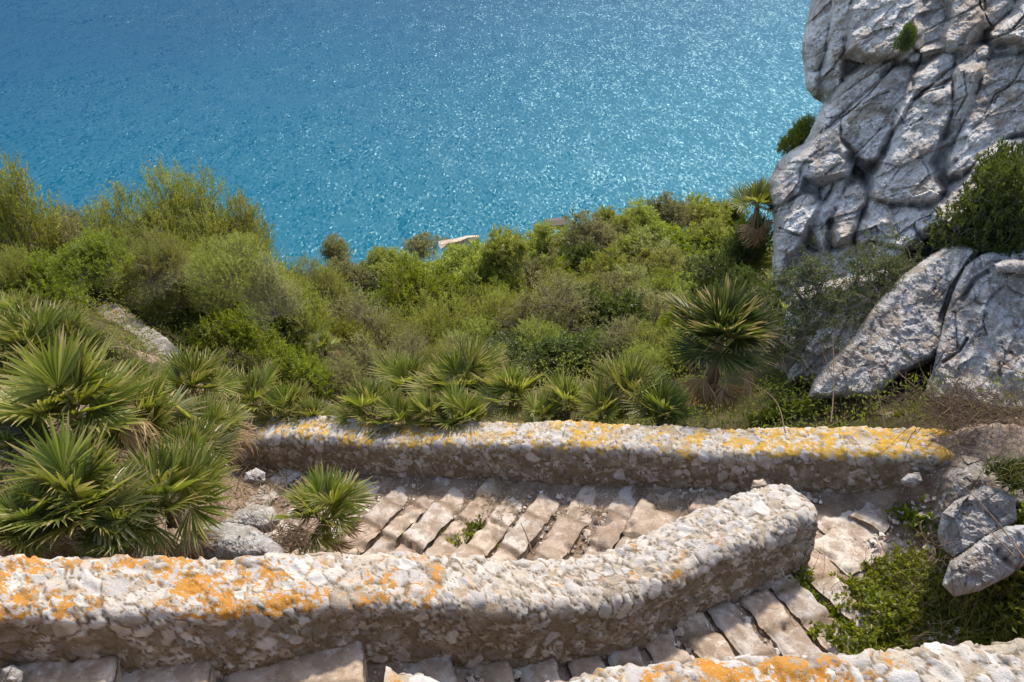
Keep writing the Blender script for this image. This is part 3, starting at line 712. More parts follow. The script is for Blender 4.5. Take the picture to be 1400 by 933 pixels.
CL_OUT = [(1118, -110), (1112, -70), (1109, 0), (1100, 42), (1096, 70), (1100, 97), (1103, 122), (1113, 133), (1122, 134), (1125, 143), (1117, 160), (1107, 183), (1098, 197), (1080, 207), (1064, 222), (1053, 244), (1049, 262), (1053, 282), (1057, 300),
          (1057, 340), (1056, 372), (1066, 410), (1110, 440), (1200, 440), (1300, 420), (1490, 410), (1700, 420), (1700, -110)]
BL = [
    ([(1100, -440), (1143, -440), (1141, 10), (1135, 40), (1127, 75), (1119, 97), (1098, 97), (1094, 70), (1098, 42), (1106, 5)], .10, .3, 0),
    ([(1101, 98), (1119, 99), (1117, 128), (1112, 136), (1100, 125)], .08, .2, 0),
    ([(1145, -440), (1172, -440), (1165, 30), (1158, 65), (1150, 90), (1150, 115), (1140, 137), (1126, 139), (1118, 126), (1121, 98), (1130, 70), (1138, 30)], .28, .5, 0),
    ([(1173, -440), (1248, -440), (1250, 10), (1253, 40), (1250, 58), (1225, 74), (1200, 77), (1178, 72), (1160, 68), (1166, 30)], .55, -.1, .1),
    ([(1135, 140), (1150, 117), (1170, 100), (1195, 88), (1226, 80), (1218, 93), (1200, 112), (1180, 130), (1160, 148), (1150, 160), (1125, 181), (1098, 196), (1112, 160), (1120, 145)], .18, .2, -.1),
    ([(1152, 161), (1176, 140), (1200, 117), (1222, 93), (1246, 92), (1243, 120), (1235, 145), (1225, 170), (1215, 190), (1200, 215), (1185, 221), (1165, 206), (1150, 190)], .34, .1, .1),
    ([(1100, 197), (1125, 183), (1150, 163), (1148, 190), (1158, 206), (1153, 226), (1150, 233), (1125, 243), (1097, 242), (1093, 262), (1085, 268), (1068, 281), (1045, 281), (1044, 262), (1048, 244), (1062, 220), (1080, 205)], .26, .5, .2),
    ([(1100, 246), (1122, 246), (1118, 262), (1104, 268), (1096, 262)], -.15, 0, .4),
    ([(1123, 268), (1131, 250), (1140, 245), (1136, 260), (1125, 275)], .05, 0, .2),
    ([(1066, 283), (1086, 271), (1097, 267), (1110, 271), (1117, 279), (1105, 300), (1097, 318), (1070, 316), (1050, 318), (1050, 288)], .24, .4, .2),
    ([(1050, 322), (1072, 318), (1097, 322), (1090, 335), (1078, 348), (1070, 385), (1050, 385)], .2, .4, .2),
    ([(1132, 276), (1145, 250), (1155, 246), (1150, 270), (1143, 290), (1130, 302), (1128, 345), (1120, 332), (1112, 318), (1106, 305), (1118, 286)], .22, .2, .1),
    ([(1148, 275), (1158, 256), (1172, 252), (1182, 262), (1178, 286), (1172, 311), (1160, 327), (1148, 327), (1142, 298)], .36, .1, .1),
    ([(1225, 170), (1238, 140), (1248, 105), (1262, 94), (1290, 73), (1305, 76), (1301, 108), (1285, 116), (1262, 122), (1246, 138)], .46, .1, .3),
    ([(1226, 172), (1246, 142), (1264, 126), (1287, 119), (1301, 112), (1300, 150), (1290, 178), (1278, 205), (1268, 222), (1278, 245), (1285, 262), (1278, 272), (1240, 276), (1215, 277), (1192, 268), (1195, 240), (1212, 215), (1222, 190)], .50, .25, .0),
    ([(1256, -440), (1298, -440), (1298, 30), (1290, 55), (1265, 63), (1256, 60), (1258, 30)], .40, -.1, .1),
    ([(1258, 66), (1296, 60), (1294, 68), (1262, 78), (1246, 86), (1240, 76)], .30, 0, .3),
    ([(1301, -440), (1330, -440), (1345, 20), (1332, 52), (1318, 63), (1296, 66), (1294, 50), (1300, 30)], .32, .2, 0),
    ([(1332, -440), (1400, -440), (1390, 12), (1365, 32), (1345, 40), (1335, 48), (1346, 20)], .38, -.1, .2),
    ([(1403, -440), (1720, -440), (1720, 50), (1362, 52), (1358, 48), (1375, 30), (1395, 15)], .52, .0, .2),
    ([(1314, 86), (1325, 69), (1345, 60), (1354, 65), (1353, 79), (1335, 89), (1314, 93)], .36, .2, .2),
    ([(1356, 66), (1375, 60), (1398, 55), (1720, 52), (1720, 68), (1395, 72), (1356, 79)], .48, .0, .4),
    ([(1303, 74), (1320, 66), (1312, 84), (1305, 86)], .2, 0, 0),
    ([(1313, 96), (1340, 92), (1326, 140), (1311, 180), (1298, 215), (1303, 238), (1288, 272), (1276, 247), (1267, 225), (1281, 205), (1293, 180), (1302, 155), (1304, 130), (1306, 105)], .46, .9, .1),
    ([(1342, 91), (1356, 83), (1400, 76), (1720, 72), (1720, 160), (1400, 180), (1370, 190), (1350, 205), (1330, 225), (1316, 242), (1300, 238), (1299, 215), (1313, 180), (1328, 140)], .54, -.25, .2),
    ([(1357, 198), (1340, 215), (1320, 240), (1302, 262), (1291, 284), (1312, 281), (1325, 276), (1345, 262), (1370, 245), (1400, 226), (1400, 190), (1370, 192)], .72, .2, .1),
    ([(1290, 286), (1312, 283), (1328, 279), (1340, 272), (1334, 295), (1326, 318), (1305, 319), (1286, 313), (1284, 298)], .80, .0, .3),
    ([(1192, 273), (1215, 281), (1250, 284), (1256, 287), (1250, 310), (1250, 325), (1235, 336), (1205, 331), (1190, 326), (1178, 342), (1170, 327), (1176, 300), (1185, 285)], .38, .1, .2),
    ([(1255, 291), (1286, 285), (1283, 300), (1262, 314), (1252, 309)], .52, .1, .2),
    ([(1320, 322), (1346, 302), (1352, 318), (1340, 331), (1325, 331)], .55, 0, 0),
    ([(1343, 345), (1350, 320), (1362, 312), (1376, 322), (1373, 346), (1356, 350)], .66, 0, 0),
    ([(1375, 250), (1720, 190), (1720, 360), (1380, 352), (1374, 320)], .6, 0, 0),
    ([(1062, 352), (1090, 338), (1130, 346), (1160, 331), (1190, 332), (1235, 345), (1240, 380), (1180, 425), (1100, 435), (1060, 405)], .05, .2, 0),
]
CRK = [([(1153, 160), (1170, 147), (1190, 128), (1206, 110), (1222, 90)], 1.6, .10), ([(1180, 143), (1200, 131), (1215, 126)], 1.2, .05), ([(1245, 138), (1270, 126), (1290, 120)], 1.4, .08), ([(1245, 172), (1262, 162)], 1.2, .05),
       ([(1318, 98), (1322, 130), (1306, 160)], 1.4, .05), ([(1305, 140), (1318, 133)], 1.5, .06), ([(1225, 150), (1236, 168)], 1.3, .06), ([(1066, 312), (1080, 318), (1094, 322)], 1.8, .1), ([(1085, 222), (1110, 222)], 1.5, .06),
       ([(1385, 40), (1400, 22), (1420, 8)], 1.6, .1), ([(1345, 160), (1360, 130), (1395, 110)], 1.2, .04), ([(1312, 262), (1310, 272)], 2, .06), ([(1160, 300), (1176, 296)], 1.5, .05), ([(1355, 35), (1340, 8), (1338, -20)], 1.5, .08)]
o = rock('cliff', CL_OUT, W(1060, 300, 11.0), (-.55, -.46, .70), M_CLIFF, BL, 1.4, .45, (20, .75), 5, .065, 2.6, (.13, .06), 21, CRK, grain=(.5, -.1, .86)); tag(o, kind='structure')
o = rock('boulder', [(1085, 395), (1150, 380), (1228, 366), (1205, 430), (1165, 490), (1130, 530), (1078, 525), (1066, 460)], W(1120, 470, 9.4), (-.35, -.75, .55), M_SLAB, None, 1.8, .3, (18, .4), 9, .1, 1.2, (.07, .04), 22)
tag(o, 'pitted pale boulder behind the gnarled tree under the cliff', 'boulder', 'big boulders below the cliff')
o = rock('boulder', [(1312, 334), (1340, 342), (1330, 362), (1306, 395), (1291, 430), (1286, 470), (1279, 492), (1232, 512), (1194, 545), (1104, 545), (1112, 520), (1132, 498), (1166, 462), (1196, 417), (1226, 383), (1260, 357), (1288, 340)],
         W(1180, 500, 8.3), (-.30, -.48, .80), M_SLAB, None, 1.6, .3, (13, .25), 9, .1, 1.3, (.045, .035), 23, [([(1330, 350), (1300, 395), (1284, 440)], 3, .08), ([(1232, 512), (1258, 498), (1280, 490)], 3, .1)], grain=(.45, .6, .66))
tag(o, 'long slab leaning under the cave mouth with an orange broken lower edge', 'boulder', 'big boulders below the cliff')
o = rock('boulder', [(1338, 350), (1356, 344), (1400, 340), (1720, 340), (1720, 580), (1400, 565), (1330, 556), (1266, 548), (1266, 530), (1276, 505), (1283, 470), (1291, 440), (1303, 400), (1320, 364)],
         W(1180, 500, 8.14), (-.28, -.46, .82), M_SLAB, None, 1.6, .3, (9, .16), 9, .1, 1.3, (.045, .035), 24,
         [([(1350, 372), (1330, 385), (1316, 410)], 4, .1), ([(1290, 495), (1312, 480), (1322, 463)], 2.5, .09), ([(1385, 370), (1400, 369)], 2, .1)], grain=(.45, .6, .66))
tag(o, 'broad grey slab behind the bare twigs at the right edge of the photo', 'boulder', 'big boulders below the cliff')
o = rock('boulder', [(1360, 362), (1376, 355), (1400, 356), (1440, 352), (1440, 372), (1395, 374), (1362, 372)], W(1385, 362, 7.85), (-.1, -.6, .8), M_SLAB, None, 1.4, .1, (8, .12), 9, .1, .3, (.05, .02), 25)
tag(o, 'flat pale flake of rock lying on top of the broad grey slab', 'stone')

def rk(name, out, p0, n, mat, label, cat, seed, rim=(22, .28), amp=(.09, .03), thick=.5, blocks=None, recess=.15, step=1.4, crack=None):
    o = rock(name, out, p0, n, mat, blocks, step, recess, rim, 7, .06, thick, amp, seed, crack); tag(o, label, cat); return o
rk('boulder', [(1272, 712), (1284, 650), (1298, 628), (1316, 616), (1345, 622), (1385, 640), (1420, 664), (1420, 710), (1340, 716), (1300, 730)], W(1320, 670, 6.25), (-.3, -.6, .75), M_BROWNROCK, 'rounded brown rock butting against the end of the yellow lichen wall', 'boulder', 31, (40, .5), (.08, .03), .7)
rk('boulder', [(1282, 728), (1287, 704), (1304, 686), (1328, 674), (1345, 664), (1368, 668), (1388, 680), (1390, 712), (1360, 732), (1328, 752), (1306, 764), (1288, 750)], W(1335, 705, 5.8), (-.35, -.6, .7), M_WHITE, 'white knobbly rock beside the landing, larger of the two', 'boulder', 32, (11, .14), (.13, .05), .5)
rk('boulder', [(1288, 800), (1298, 768), (1326, 750), (1346, 734), (1376, 720), (1412, 718), (1412, 764), (1382, 786), (1340, 808), (1304, 816)], W(1345, 762, 5.5), (-.35, -.6, .7), M_WHITE, 'white ribbed rock just above the corner bush by the landing', 'boulder', 33, (10, .13), (.13, .05), .4)
rk('boulder', [(238, 768), (252, 738), (276, 722), (312, 714), (346, 720), (372, 736), (388, 750), (392, 776)], W(315, 745, 5.5), (-.1, -.55, .85), M_WHITE, 'flat topped pale boulder behind the wall at the foot of the palm thicket', 'boulder', 34, (24, .3), (.07, .03), .6)
rk('boulder', [(300, 716), (322, 700), (346, 690), (374, 694), (384, 712), (372, 728), (330, 730)], W(345, 712, 6.1), (-.1, -.55, .85), M_WHITE, 'small white rock wedged behind the flat topped boulder', 'boulder', 35, (14, .2), (.05, .025), .4)
rk('stone', [(332, 660), (336, 646), (350, 640), (362, 646), (362, 658), (348, 664)], W(347, 652, 7.6), (-.1, -.6, .8), M_WHITE, 'grey stone at the low end of the yellow lichen wall', 'stone', 36, (9, .1), (.03, .015), .2)
rk('stone', [(1232, 656), (1240, 648), (1256, 646), (1262, 658), (1252, 668), (1236, 664)], W(1247, 657, 6.55), (-.1, -.7, .7), M_WHITE, 'angular grey stone leaning on the wall above the landing plant', 'stone', 37, (8, .08), (.03, .015), .15)
rk('stone', [(1026, 668), (1030, 657), (1044, 655), (1050, 664), (1040, 672)], W(1038, 664, 6.9), (-.1, -.6, .8), M_STEP, 'pale block poking out behind the bend of the orange lichen wall', 'stone', 38, (8, .08), (.03, .015), .2)
rk('stone', [(-2, 938), (2, 914), (18, 908), (32, 918), (30, 938)], W(14, 926, 4.0), (0, -.6, .8), M_WHITE, 'pale lump of stone on the dirt in the bottom corner', 'stone', 39, (10, .1), (.03, .015), .2)
# ------------------------------------------------------------------ foliage builders
def leaves(pos, d, L, wd, rng, fold=.25):
    """folded diamond leaves: pos (N,3) base, d (N,3) direction, L length, wd width"""
    n = len(pos); L = np.broadcast_to(L, n)[:, None]; wd = np.broadcast_to(wd, n)[:, None]
    d = d / (np.linalg.norm(d, axis=1)[:, None] + 1e-9)
    r = rng.normal(size=(n, 3)); r[:, 2] += .0
    s = np.cross(d, r); s /= np.linalg.norm(s, axis=1)[:, None] + 1e-9; u = np.cross(s, d)
    a = pos; m = pos + d * L * .5 + u * wd * fold
    V = np.stack([a, m - s * wd * .5, a + d * L, m + s * wd * .5], 1).reshape(-1, 3)
    Q = (np.arange(n) * 4)[:, None] + np.arange(4)[None]
    return V, Q

def unit(v): return v / (np.linalg.norm(v, axis=-1, keepdims=True) + 1e-9)

def shrub_meshes(kind, seed, n_shoot, per, leaf, shoot_len, up=.9, lobes=9, leaders=6, dens=1.0, flat=1.0, bare=.12):
    """unit shrub: crown radius about 1 in x and y, height about 1.6, foot at z=0; returns foliage mesh and stem mesh"""
    rng = np.random.default_rng(seed)
    # lobes: clump centres on a lopsided dome
    th = rng.uniform(0, 2 * math.pi, lobes); el = np.arcsin(rng.uniform(.05, 1, lobes)); rr = rng.uniform(.45, .85, lobes)
    LC = np.stack([rr * np.cos(th) * np.cos(el), rr * np.sin(th) * np.cos(el), .30 + rr * .95 * np.sin(el) * flat], 1)
    LR = rng.uniform(.26, .50, lobes)
    low = 7; tl = rng.uniform(0, 6.28, low)
    LC = np.vstack([LC, np.stack([.62 * np.cos(tl), .62 * np.sin(tl), rng.uniform(.12, .35, low)], 1), [[0, 0, .5]]]); LR = np.concatenate([LR, rng.uniform(.3, .42, low), [.5]])
    w = LR ** 2; k = rng.choice(len(LC), n_shoot, p=w / w.sum())
    dirs = unit(rng.normal(size=(n_shoot, 3)) + np.array([0, 0, .35]))
    rad_ = LR[k] * rng.uniform(.35, 1.0, n_shoot) ** .6
    B = LC[k] + dirs * rad_[:, None]
    B[:, 2] = np.maximum(B[:, 2], .05)
    sd = unit(dirs * .8 + np.array([0, 0, up]) + rng.normal(0, .35, (n_shoot, 3)))
    sl = shoot_len * rng.uniform(.5, 1.3, n_shoot)
    # tall leader shoots that break the outline
    if leaders:
        kk = rng.choice(n_shoot, leaders * 7, replace=False); g = rng.integers(0, leaders, leaders * 7)
        top = LC[rng.choice(lobes, leaders)] + np.array([0, 0, .18])
        B[kk] = top[g] + np.stack([rng.normal(0, .05, len(kk)), rng.normal(0, .05, len(kk)), rng.uniform(0, .34, len(kk))], 1); sd[kk] = unit(np.array([0, 0, 1.5]) + rng.normal(0, .45, (len(kk), 3))); sl[kk] = shoot_len * 1.0
    n = n_shoot * per
    si = np.repeat(np.arange(n_shoot), per); t = np.tile(np.linspace(.08, 1, per), n_shoot)
    pos = B[si] + sd[si] * (sl[si] * t)[:, None] + (t ** 2 * sl[si] * .12)[:, None] * np.array([0, 0, -1.0])
    ld = unit(sd[si] * .75 + unit(rng.normal(size=(n, 3))) * .9)
    keep = rng.random(n) < dens
    pos, ld, si, t = pos[keep], ld[keep], si[keep], t[keep]
    L = leaf[0] * rng.uniform(.6, 1.25, len(pos))
    V, Q = leaves(pos, ld, L, leaf[1] * rng.uniform(.7, 1.2, len(pos)), rng)
    sr = rng.random(n_shoot)
    lr = np.clip(sr[si] * .55 + rng.random(len(pos)) * .45 , 0, 1)
    lobe_t = rng.random(len(LC)); lr = np.clip(lr * .75 + .25 * lobe_t[k][si], 0, 1)
    fm = mesh_np(kind + '_foliage', V, Q, attrs={'rnd': np.repeat(lr, 4)}, smooth=False)
    T = TubeSet(); global RNG; old = RNG; RNG = rng
    for c, r in zip(LC, LR):
        base = np.array([rng.normal(0, .07), rng.normal(0, .07), -.05])
        T.add(bezier_path(base, c, .35, 6, rng), .028, .012, 5)
        for _ in range(4):
            e = c + unit(rng.normal(size=3) + np.array([0, 0, .4])) * r
            T.add(bezier_path(c, e, .35, 4, rng), .011, .004, 4)
    for i in rng.choice(n_shoot, int(n_shoot * min(1, bare * 2)), replace=False):
        T.add(np.stack([LC[k[i]] * .5 + B[i] * .5, B[i], B[i] + sd[i] * sl[i] * (1.35 if rng.random() < .3 else .9)]), .005, .0015, 3)
    sm = T.mesh(kind + '_stems'); RNG = old
    return fm, sm

LIB = {}
def lib(kind, near):
    key = (kind, near)
    if key not in LIB:
        out = []
        for i in range(3 if kind in ('olive', 'grey') else 2):
            sd = 1000 + 37 * i + (500 if near else 0) + {'olive': 1, 'grey': 2, 'bright': 3, 'dark': 4}[kind]
            if kind == 'olive': a = shrub_meshes(kind, sd, 2000 if near else 760, 16, (.062, .014) if near else (.13, .032), .26, 1.1, 10, 7 if near else 3, .95)
            elif kind == 'grey': a = shrub_meshes(kind, sd, 1400 if near else 640, 14, (.055, .016) if near else (.12, .035), .24, .5, 9, 5 if near else 2, .8, 1, .3)
            elif kind == 'bright': a = shrub_meshes(kind, sd, 1500 if near else 680, 14, (.075, .026) if near else (.13, .042), .2, .9, 11, 2, 1, .9)
            else: a = shrub_meshes(kind, sd, 1400 if near else 660, 14, (.075, .032) if near else (.13, .05), .17, .6, 10, 2, 1, .95)
            a[0].materials.append(LEAF[kind]); a[1].materials.append(M_BARK); out.append(a)
        LIB[key] = out
    return LIB[key]

_vi = {}
def shrub(px, py, w, h, kind, label, group=None, D=None, cat='shrub', rot=None, name=None, f=ground, near=None):
    """crown centred on this bit of the slope, w and h its breadth and height as measured there"""
    if D is None:
        P, D = hit(px, py, .55, hill, 5, 85)
        Wm = w * D / FPX / 2
        P, D = hit(px, py, min(1.2 * Wm, h * D / FPX * .5), hill, 5, 85)
    else: P = W(px, py, D)
    Rm = 1.28 * w * D / FPX / 2 / 1.08; Hm = 1.2 * h * D / FPX / 1.45
    near = (D < 24) if near is None else near
    L = lib(kind, near); _vi[kind] = _vi.get(kind, 0) + 1
    fm, sm = L[_vi[kind] % len(L)]
    P = np.array(P); base = P.copy(); base[2] -= Hm * .78
    o = empty(name or {'olive': 'olive_shrub', 'grey': 'grey_shrub', 'bright': 'leafy_shrub', 'dark': 'evergreen_shrub'}[kind], base, label, cat, group)
    o.scale = (Rm, Rm, Hm); o.rotation_euler = (0, 0, random.uniform(0, 6.28) if rot is None else rot)
    ob('foliage', fm, None, o); ob('stems', sm, None, o)
    return o

# ------------------------------------------------------------------ fan palm
def frond_mesh(name, seed, nseg=26, span=rad(215), R=1.0, pet=.75, cup=.25, droop=.12, split=.52, dead=0.0):
    """petiole from the origin along +x, then a stiff pleated fan; R = fan radius"""
    rng = np.random.default_rng(seed); V = []; Q = []; tip = []; rn = []
    # petiole
    n = 7; t = np.linspace(0, 1, n); cx = t * pet; cz = .10 * pet * np.sin(t * 2.2)
    for i in range(n):
        r = .020 * (1 - .45 * t[i])
        for a in range(4):
            an = a * math.pi / 2 + .78; V.append((cx[i], r * 1.3 * math.cos(an), cz[i] + r * .7 * math.sin(an))); tip.append(.15 if not dead else .6); rn.append(.75)
    for i in range(n - 1):
        for a in range(4): Q.append((i * 4 + a, (i + 1) * 4 + a, (i + 1) * 4 + (a + 1) % 4, i * 4 + (a + 1) % 4))
    o = np.array([cx[-1], 0, cz[-1]])
    dth = span / nseg
    for k in range(nseg):
        th = -span / 2 + (k + .5) * dth + rng.normal(0, .025)
        L = R * (.62 + .38 * math.cos(th * .62)) * rng.uniform(.90, 1.06)
        bend = rng.normal(0, .07) + (rng.normal(0, .35) if dead else 0); sag = droop * rng.uniform(.4, 1.9) + (dead * rng.uniform(.1, .9))
        b0 = len(V); r_ = rng.random()
        for r in (.03, .22, split, .66, .85, 1.0):
            q = r * L
            hwid = q * math.tan(dth / 2) * 1.04 if r <= split else split * L * math.tan(dth / 2) * (1.0 - ((r - split) / (1 - split)) ** 1.35) * .98 + .001
            a2 = th + bend * max(0, r - split)
            c = o + np.array([math.cos(a2) * q, math.sin(a2) * q, 0])
            c[2] += cup * R * (abs(math.sin(th)) * .55 * r + .35 * r * r) - sag * max(0, r - .35) ** 2 * R * 1.6
            s = np.array([-math.sin(a2), math.cos(a2), 0])
            fold = hwid * .75
            V += [tuple(c - s * hwid), tuple(c + np.array([0, 0, -fold])), tuple(c + s * hwid)]
            tip += [r] * 3; rn += [r_] * 3
        for i in range(5):
            a = b0 + i * 3; Q += [(a, a + 3, a + 4, a + 1), (a + 1, a + 4, a + 5, a + 2)]
    return mesh_np(name, V, Q, attrs={'tip': tip, 'rnd': rn}, smooth=False)

FR_G = [frond_mesh('fan_frond', 300 + i, 24 + i % 3 * 3, rad(195 + 18 * (i % 4)), 1,   .45 + .12 * (i % 3), .16 + .09 * (i % 3), .08 + .06 * (i % 3)) for i in range(6)]
FR_Y = [frond_mesh('fan_frond', 340 + i, 22, rad(190), 1, .6, .25, .25) for i in range(2)]
FR_D = [frond_mesh('fan_frond', 360 + i, 20, rad(120), .9, .9, .1, .4, .5, .7) for i in range(3)]
for m in FR_G: m.materials.append(M_PALM)
for m in FR_Y: m.materials.append(M_PALM_Y)
for m in FR_D: m.materials.append(M_PALM_DRY)

def stub_mesh(seed, h=.35, r=.09):
    rng = np.random.default_rng(seed); n, k = 12, 16; V = []
    for i in range(n):
        t = i / (n - 1)
        for a in range(k):
            an = a / k * 6.283; q = r * (1.1 - .35 * t) * (1 + .18 * math.sin(an * 5 + i * 2.1)) + rng.normal(0, r * .06)
            V.append((q * math.cos(an), q * math.sin(an), -.15 + t * (h + .15)))
    i = np.arange(n - 1)[:, None]; j = np.arange(k)[None]
    Q = np.stack([i * k + j, i * k + (j + 1) % k, (i + 1) * k + (j + 1) % k, (i + 1) * k + j], -1).reshape(-1, 4)
    V.append((0, 0, h * 1.03)); T = np.stack([(n - 1) * k + np.arange(k), (n - 1) * k + (np.arange(k) + 1) % k, np.full(k, len(V) - 1)], 1)
    return mesh_np('palm_trunk', V, Q, T, {'rnd': rng.random(len(V))})
STUB = [stub_mesh(400 + i) for i in range(2)]
for m in STUB: m.materials.append(M_FIBRE)

def set_frond(o, az, el, roll, size, stretch=1.0):
    M = Matrix.Rotation(az, 4, 'Z') @ Matrix.Rotation(-el, 4, 'Y') @ Matrix.Rotation(roll, 4, 'X')
    o.rotation_euler = M.to_euler(); o.scale = (size, size, size)

def palm(px, py, w, label, D=None, n=15, dry=3, yellow=1, upright=.0, h=.45, trunk=1.0, seed=0, group='dwarf fan palms', extra=None, up_off=.35, mat=None):
    """w: breadth of the whole crown as measured at its place"""
    rng = np.random.default_rng(900 + seed)
    if D is None: P, D = hit(px, py, h, ground, 4, 60)
    else: P = W(px, py, D)
    P = np.array(P); Rc = w * D / FPX / 2; fs = Rc * .70          # fan radius
    heart = P.copy(); heart[2] -= Rc * up_off
    o = empty('fan_palm', heart, label, 'fan palm', group)
    tr = ob('trunk', STUB[seed % 2], None, o); tr.scale = (Rc * 1.0, Rc * 1.0, Rc * 1.5 * trunk); tr.location = (0, 0, -.30 * Rc * 1.5 * trunk)
    g = 0
    for i in range(n):
        az = g + rng.normal(0, .25); g += 2.39996
        q = (i + .5) / n
        el = rad(78 - 72 * q ** .9 + upright * 12) + rng.normal(0, .13)
        fr = ob('frond', FR_G[int(rng.integers(len(FR_G)))], None, o)
        if i >= n - yellow: fr.data = FR_Y[i % 2]; fr['label'] = 'yellowing frond'
        set_frond(fr, az, el, rng.normal(0, .35), fs * rng.uniform(.8, 1.12))
    for i in range(dry):
        fr = ob('dead_frond', FR_D[int(rng.integers(3))], None, o); fr['label'] = 'dead brown frond'
        set_frond(fr, rng.uniform(0, 6.28), rad(rng.uniform(-50, 5)), rng.normal(0, .6), fs * rng.uniform(.65, .95))
    for (az, el, roll, sc, dead) in (extra or []):
        fr = ob('dead_frond' if dead else 'frond', FR_D[int(rng.integers(3))] if dead else FR_G[0], None, o); set_frond(fr, rad(az), rad(el), rad(roll), fs * sc)
        if dead: fr['label'] = 'dead brown frond'
    if mat:
        for c in o.children:
            if c.name.startswith('frond') and 'label' not in c: c.material_slots[0].link = 'OBJECT'; c.material_slots[0].material = mat
    return o

# thicket on the left
PL = [  # px, py, breadth, D, fronds, dry, yellow, label
    (92, 545, 215, 5.7, 15, 3, 1, 'large fan palm with tall double fans in the heart of the thicket'),
    (38, 470, 150, 6.9, 12, 1, 1, 'fan palm with dark upright fans near the top of the thicket'),
    (100, 470, 105, 7.1, 12, 1, 1, 'fan palm with a wide rounded fan just under the ruined wall'),
    (182, 516, 80, 7.2, 12, 2, 2, 'fan palm with pale brown tipped fans beside the ruined wall'),
    (262, 522, 105, 7.8, 12, 2, 1, 'fan palm with one stiff grey green fan above the low end of the lower wall'),
    (282, 584, 122, 6.6, 14, 5, 1, 'fan palm drooping over the low end of the yellow lichen wall'),
    (102, 672, 200, 5.15, 16, 6, 2, 'fan palm with many dry straw fans low in the thicket above the orange lichen wall'),
    (222, 668, 180, 5.5, 15, 5, 1, 'fan palm with spiky dark fans next to the flat topped boulder'),
    (8, 610, 130, 5.5, 11, 3, 1, 'fan palm half cut off by the photo edge beside the big double fans'),
    (190, 570, 150, 6.3, 12, 4, 2, 'fan palm with narrow folded fans between the double fans and the drooping palm'),
    (4, 520, 110, 6.6, 10, 2, 1, 'fan palm with pale tips cut off by the photo edge higher up'),
    (22, 425, 80, 8.6, 10, 1, 1, 'small yellowish fan palm at the upper corner of the thicket'),
    (30, 705, 130, 4.95, 11, 7, 1, 'mostly withered fan palm touching the back of the orange lichen wall'),
    (160, 715, 130, 5.15, 11, 6, 1, 'withered fan palm with hanging straw fans right behind the orange lichen wall'),
    (255, 620, 120, 6.2, 11, 5, 1, 'scruffy fan palm with brown tips under the drooping one'),
    (345, 532, 76, 9.6, 10, 2, 1, 'fan palm with narrow spread fans just above the low wall end'),
    (392, 546, 60, 9.5, 10, 1, 0, 'little blue green fan palm above the lower wall, next after the narrow fanned one'),
    (428, 560, 50, 9.3, 9, 3, 0, 'small half dry fan palm peeping over the lower wall'),
    (507, 548, 74, 9.2, 11, 1, 0, 'low light green fan palm leaning over the lower wall'),
    (556, 512, 70, 9.9, 12, 0, 0, 'neat star shaped fan palm standing above the first low palms'),
    (546, 562, 60, 8.9, 10, 4, 3, 'yellowed fan palm right behind the lower wall'),
    (588, 556, 60, 8.8, 11, 2, 1, 'fan palm with blunt pale fans, its base hidden by the lower wall'),
    (630, 512, 92, 9.5, 14, 1, 0, 'broad dark fan palm, the biggest of the row behind the lower wall'),
    (632, 558, 66, 8.7, 11, 3, 2, 'fan palm with olive yellow fans beneath the broad dark one'),
    (700, 526, 70, 9.0, 12, 2, 1, 'flat spreading fan palm in the middle of the row behind the lower wall'),
    (742, 556, 54, 8.5, 10, 4, 1, 'ragged fan palm among dry sticks behind the lower wall'),
    (776, 540, 70, 8.6, 11, 3, 1, 'fan palm with a blue green fan beside the dry sticks'),
    (862, 520, 84, 8.5, 13, 2, 0, 'tall upright fan palm with a fresh fan close to the big palm'),
    (822, 552, 60, 8.3, 10, 2, 0, 'dark low fan palm at the foot of the tall upright one'),
    (906, 548, 70, 8.1, 11, 2, 0, 'shaded fan palm pressed against the big palm'),
    (443, 462, 36, 13.0, 9, 0, 0, 'tiny bright fan palm alone among the scrub above the wall'),
    (397, 403, 36, 15.5, 9, 0, 0, 'tiny fan palm lost in the feathery shrubs further down the slope'),
    (1022, 345, 50, 13.0, 10, 2, 0, 'dull fan palm in the dark shrubs under the cliff edge palm'),
]
for i, (px, py, w, D, n, dr, ye, lab) in enumerate(PL):
    k = 1.10 if i < 15 else 1.55
    palm(px, py + (0 if i < 15 else 8), w * k, lab, D, n + (6 if i < 15 else 4), dr + (3 if i < 15 else 1), ye, seed=i, up_off=.3, trunk=.6)
palm(440, 695, 150, 'dark spiky fan palm with browned tips growing on the lower steps', 6.15, 17, 6, 1, seed=50, up_off=.3)
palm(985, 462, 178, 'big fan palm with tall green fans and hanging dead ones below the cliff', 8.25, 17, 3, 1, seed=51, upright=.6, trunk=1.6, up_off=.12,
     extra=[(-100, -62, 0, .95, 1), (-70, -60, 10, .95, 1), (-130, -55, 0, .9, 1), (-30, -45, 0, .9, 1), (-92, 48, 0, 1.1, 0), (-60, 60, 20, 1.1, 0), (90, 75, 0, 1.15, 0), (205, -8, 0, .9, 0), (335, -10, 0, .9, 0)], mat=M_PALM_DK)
palm(1036, 280, 86, 'fan palm with a skirt of dead fronds hanging off the cliff edge', 11.6, 14, 5, 1, seed=52, up_off=.1,
     extra=[(-110, -65, 0, 1, 1), (-80, -70, 0, 1.1, 1), (-140, -60, 0, .9, 1), (-60, -60, 0, .9, 1)])

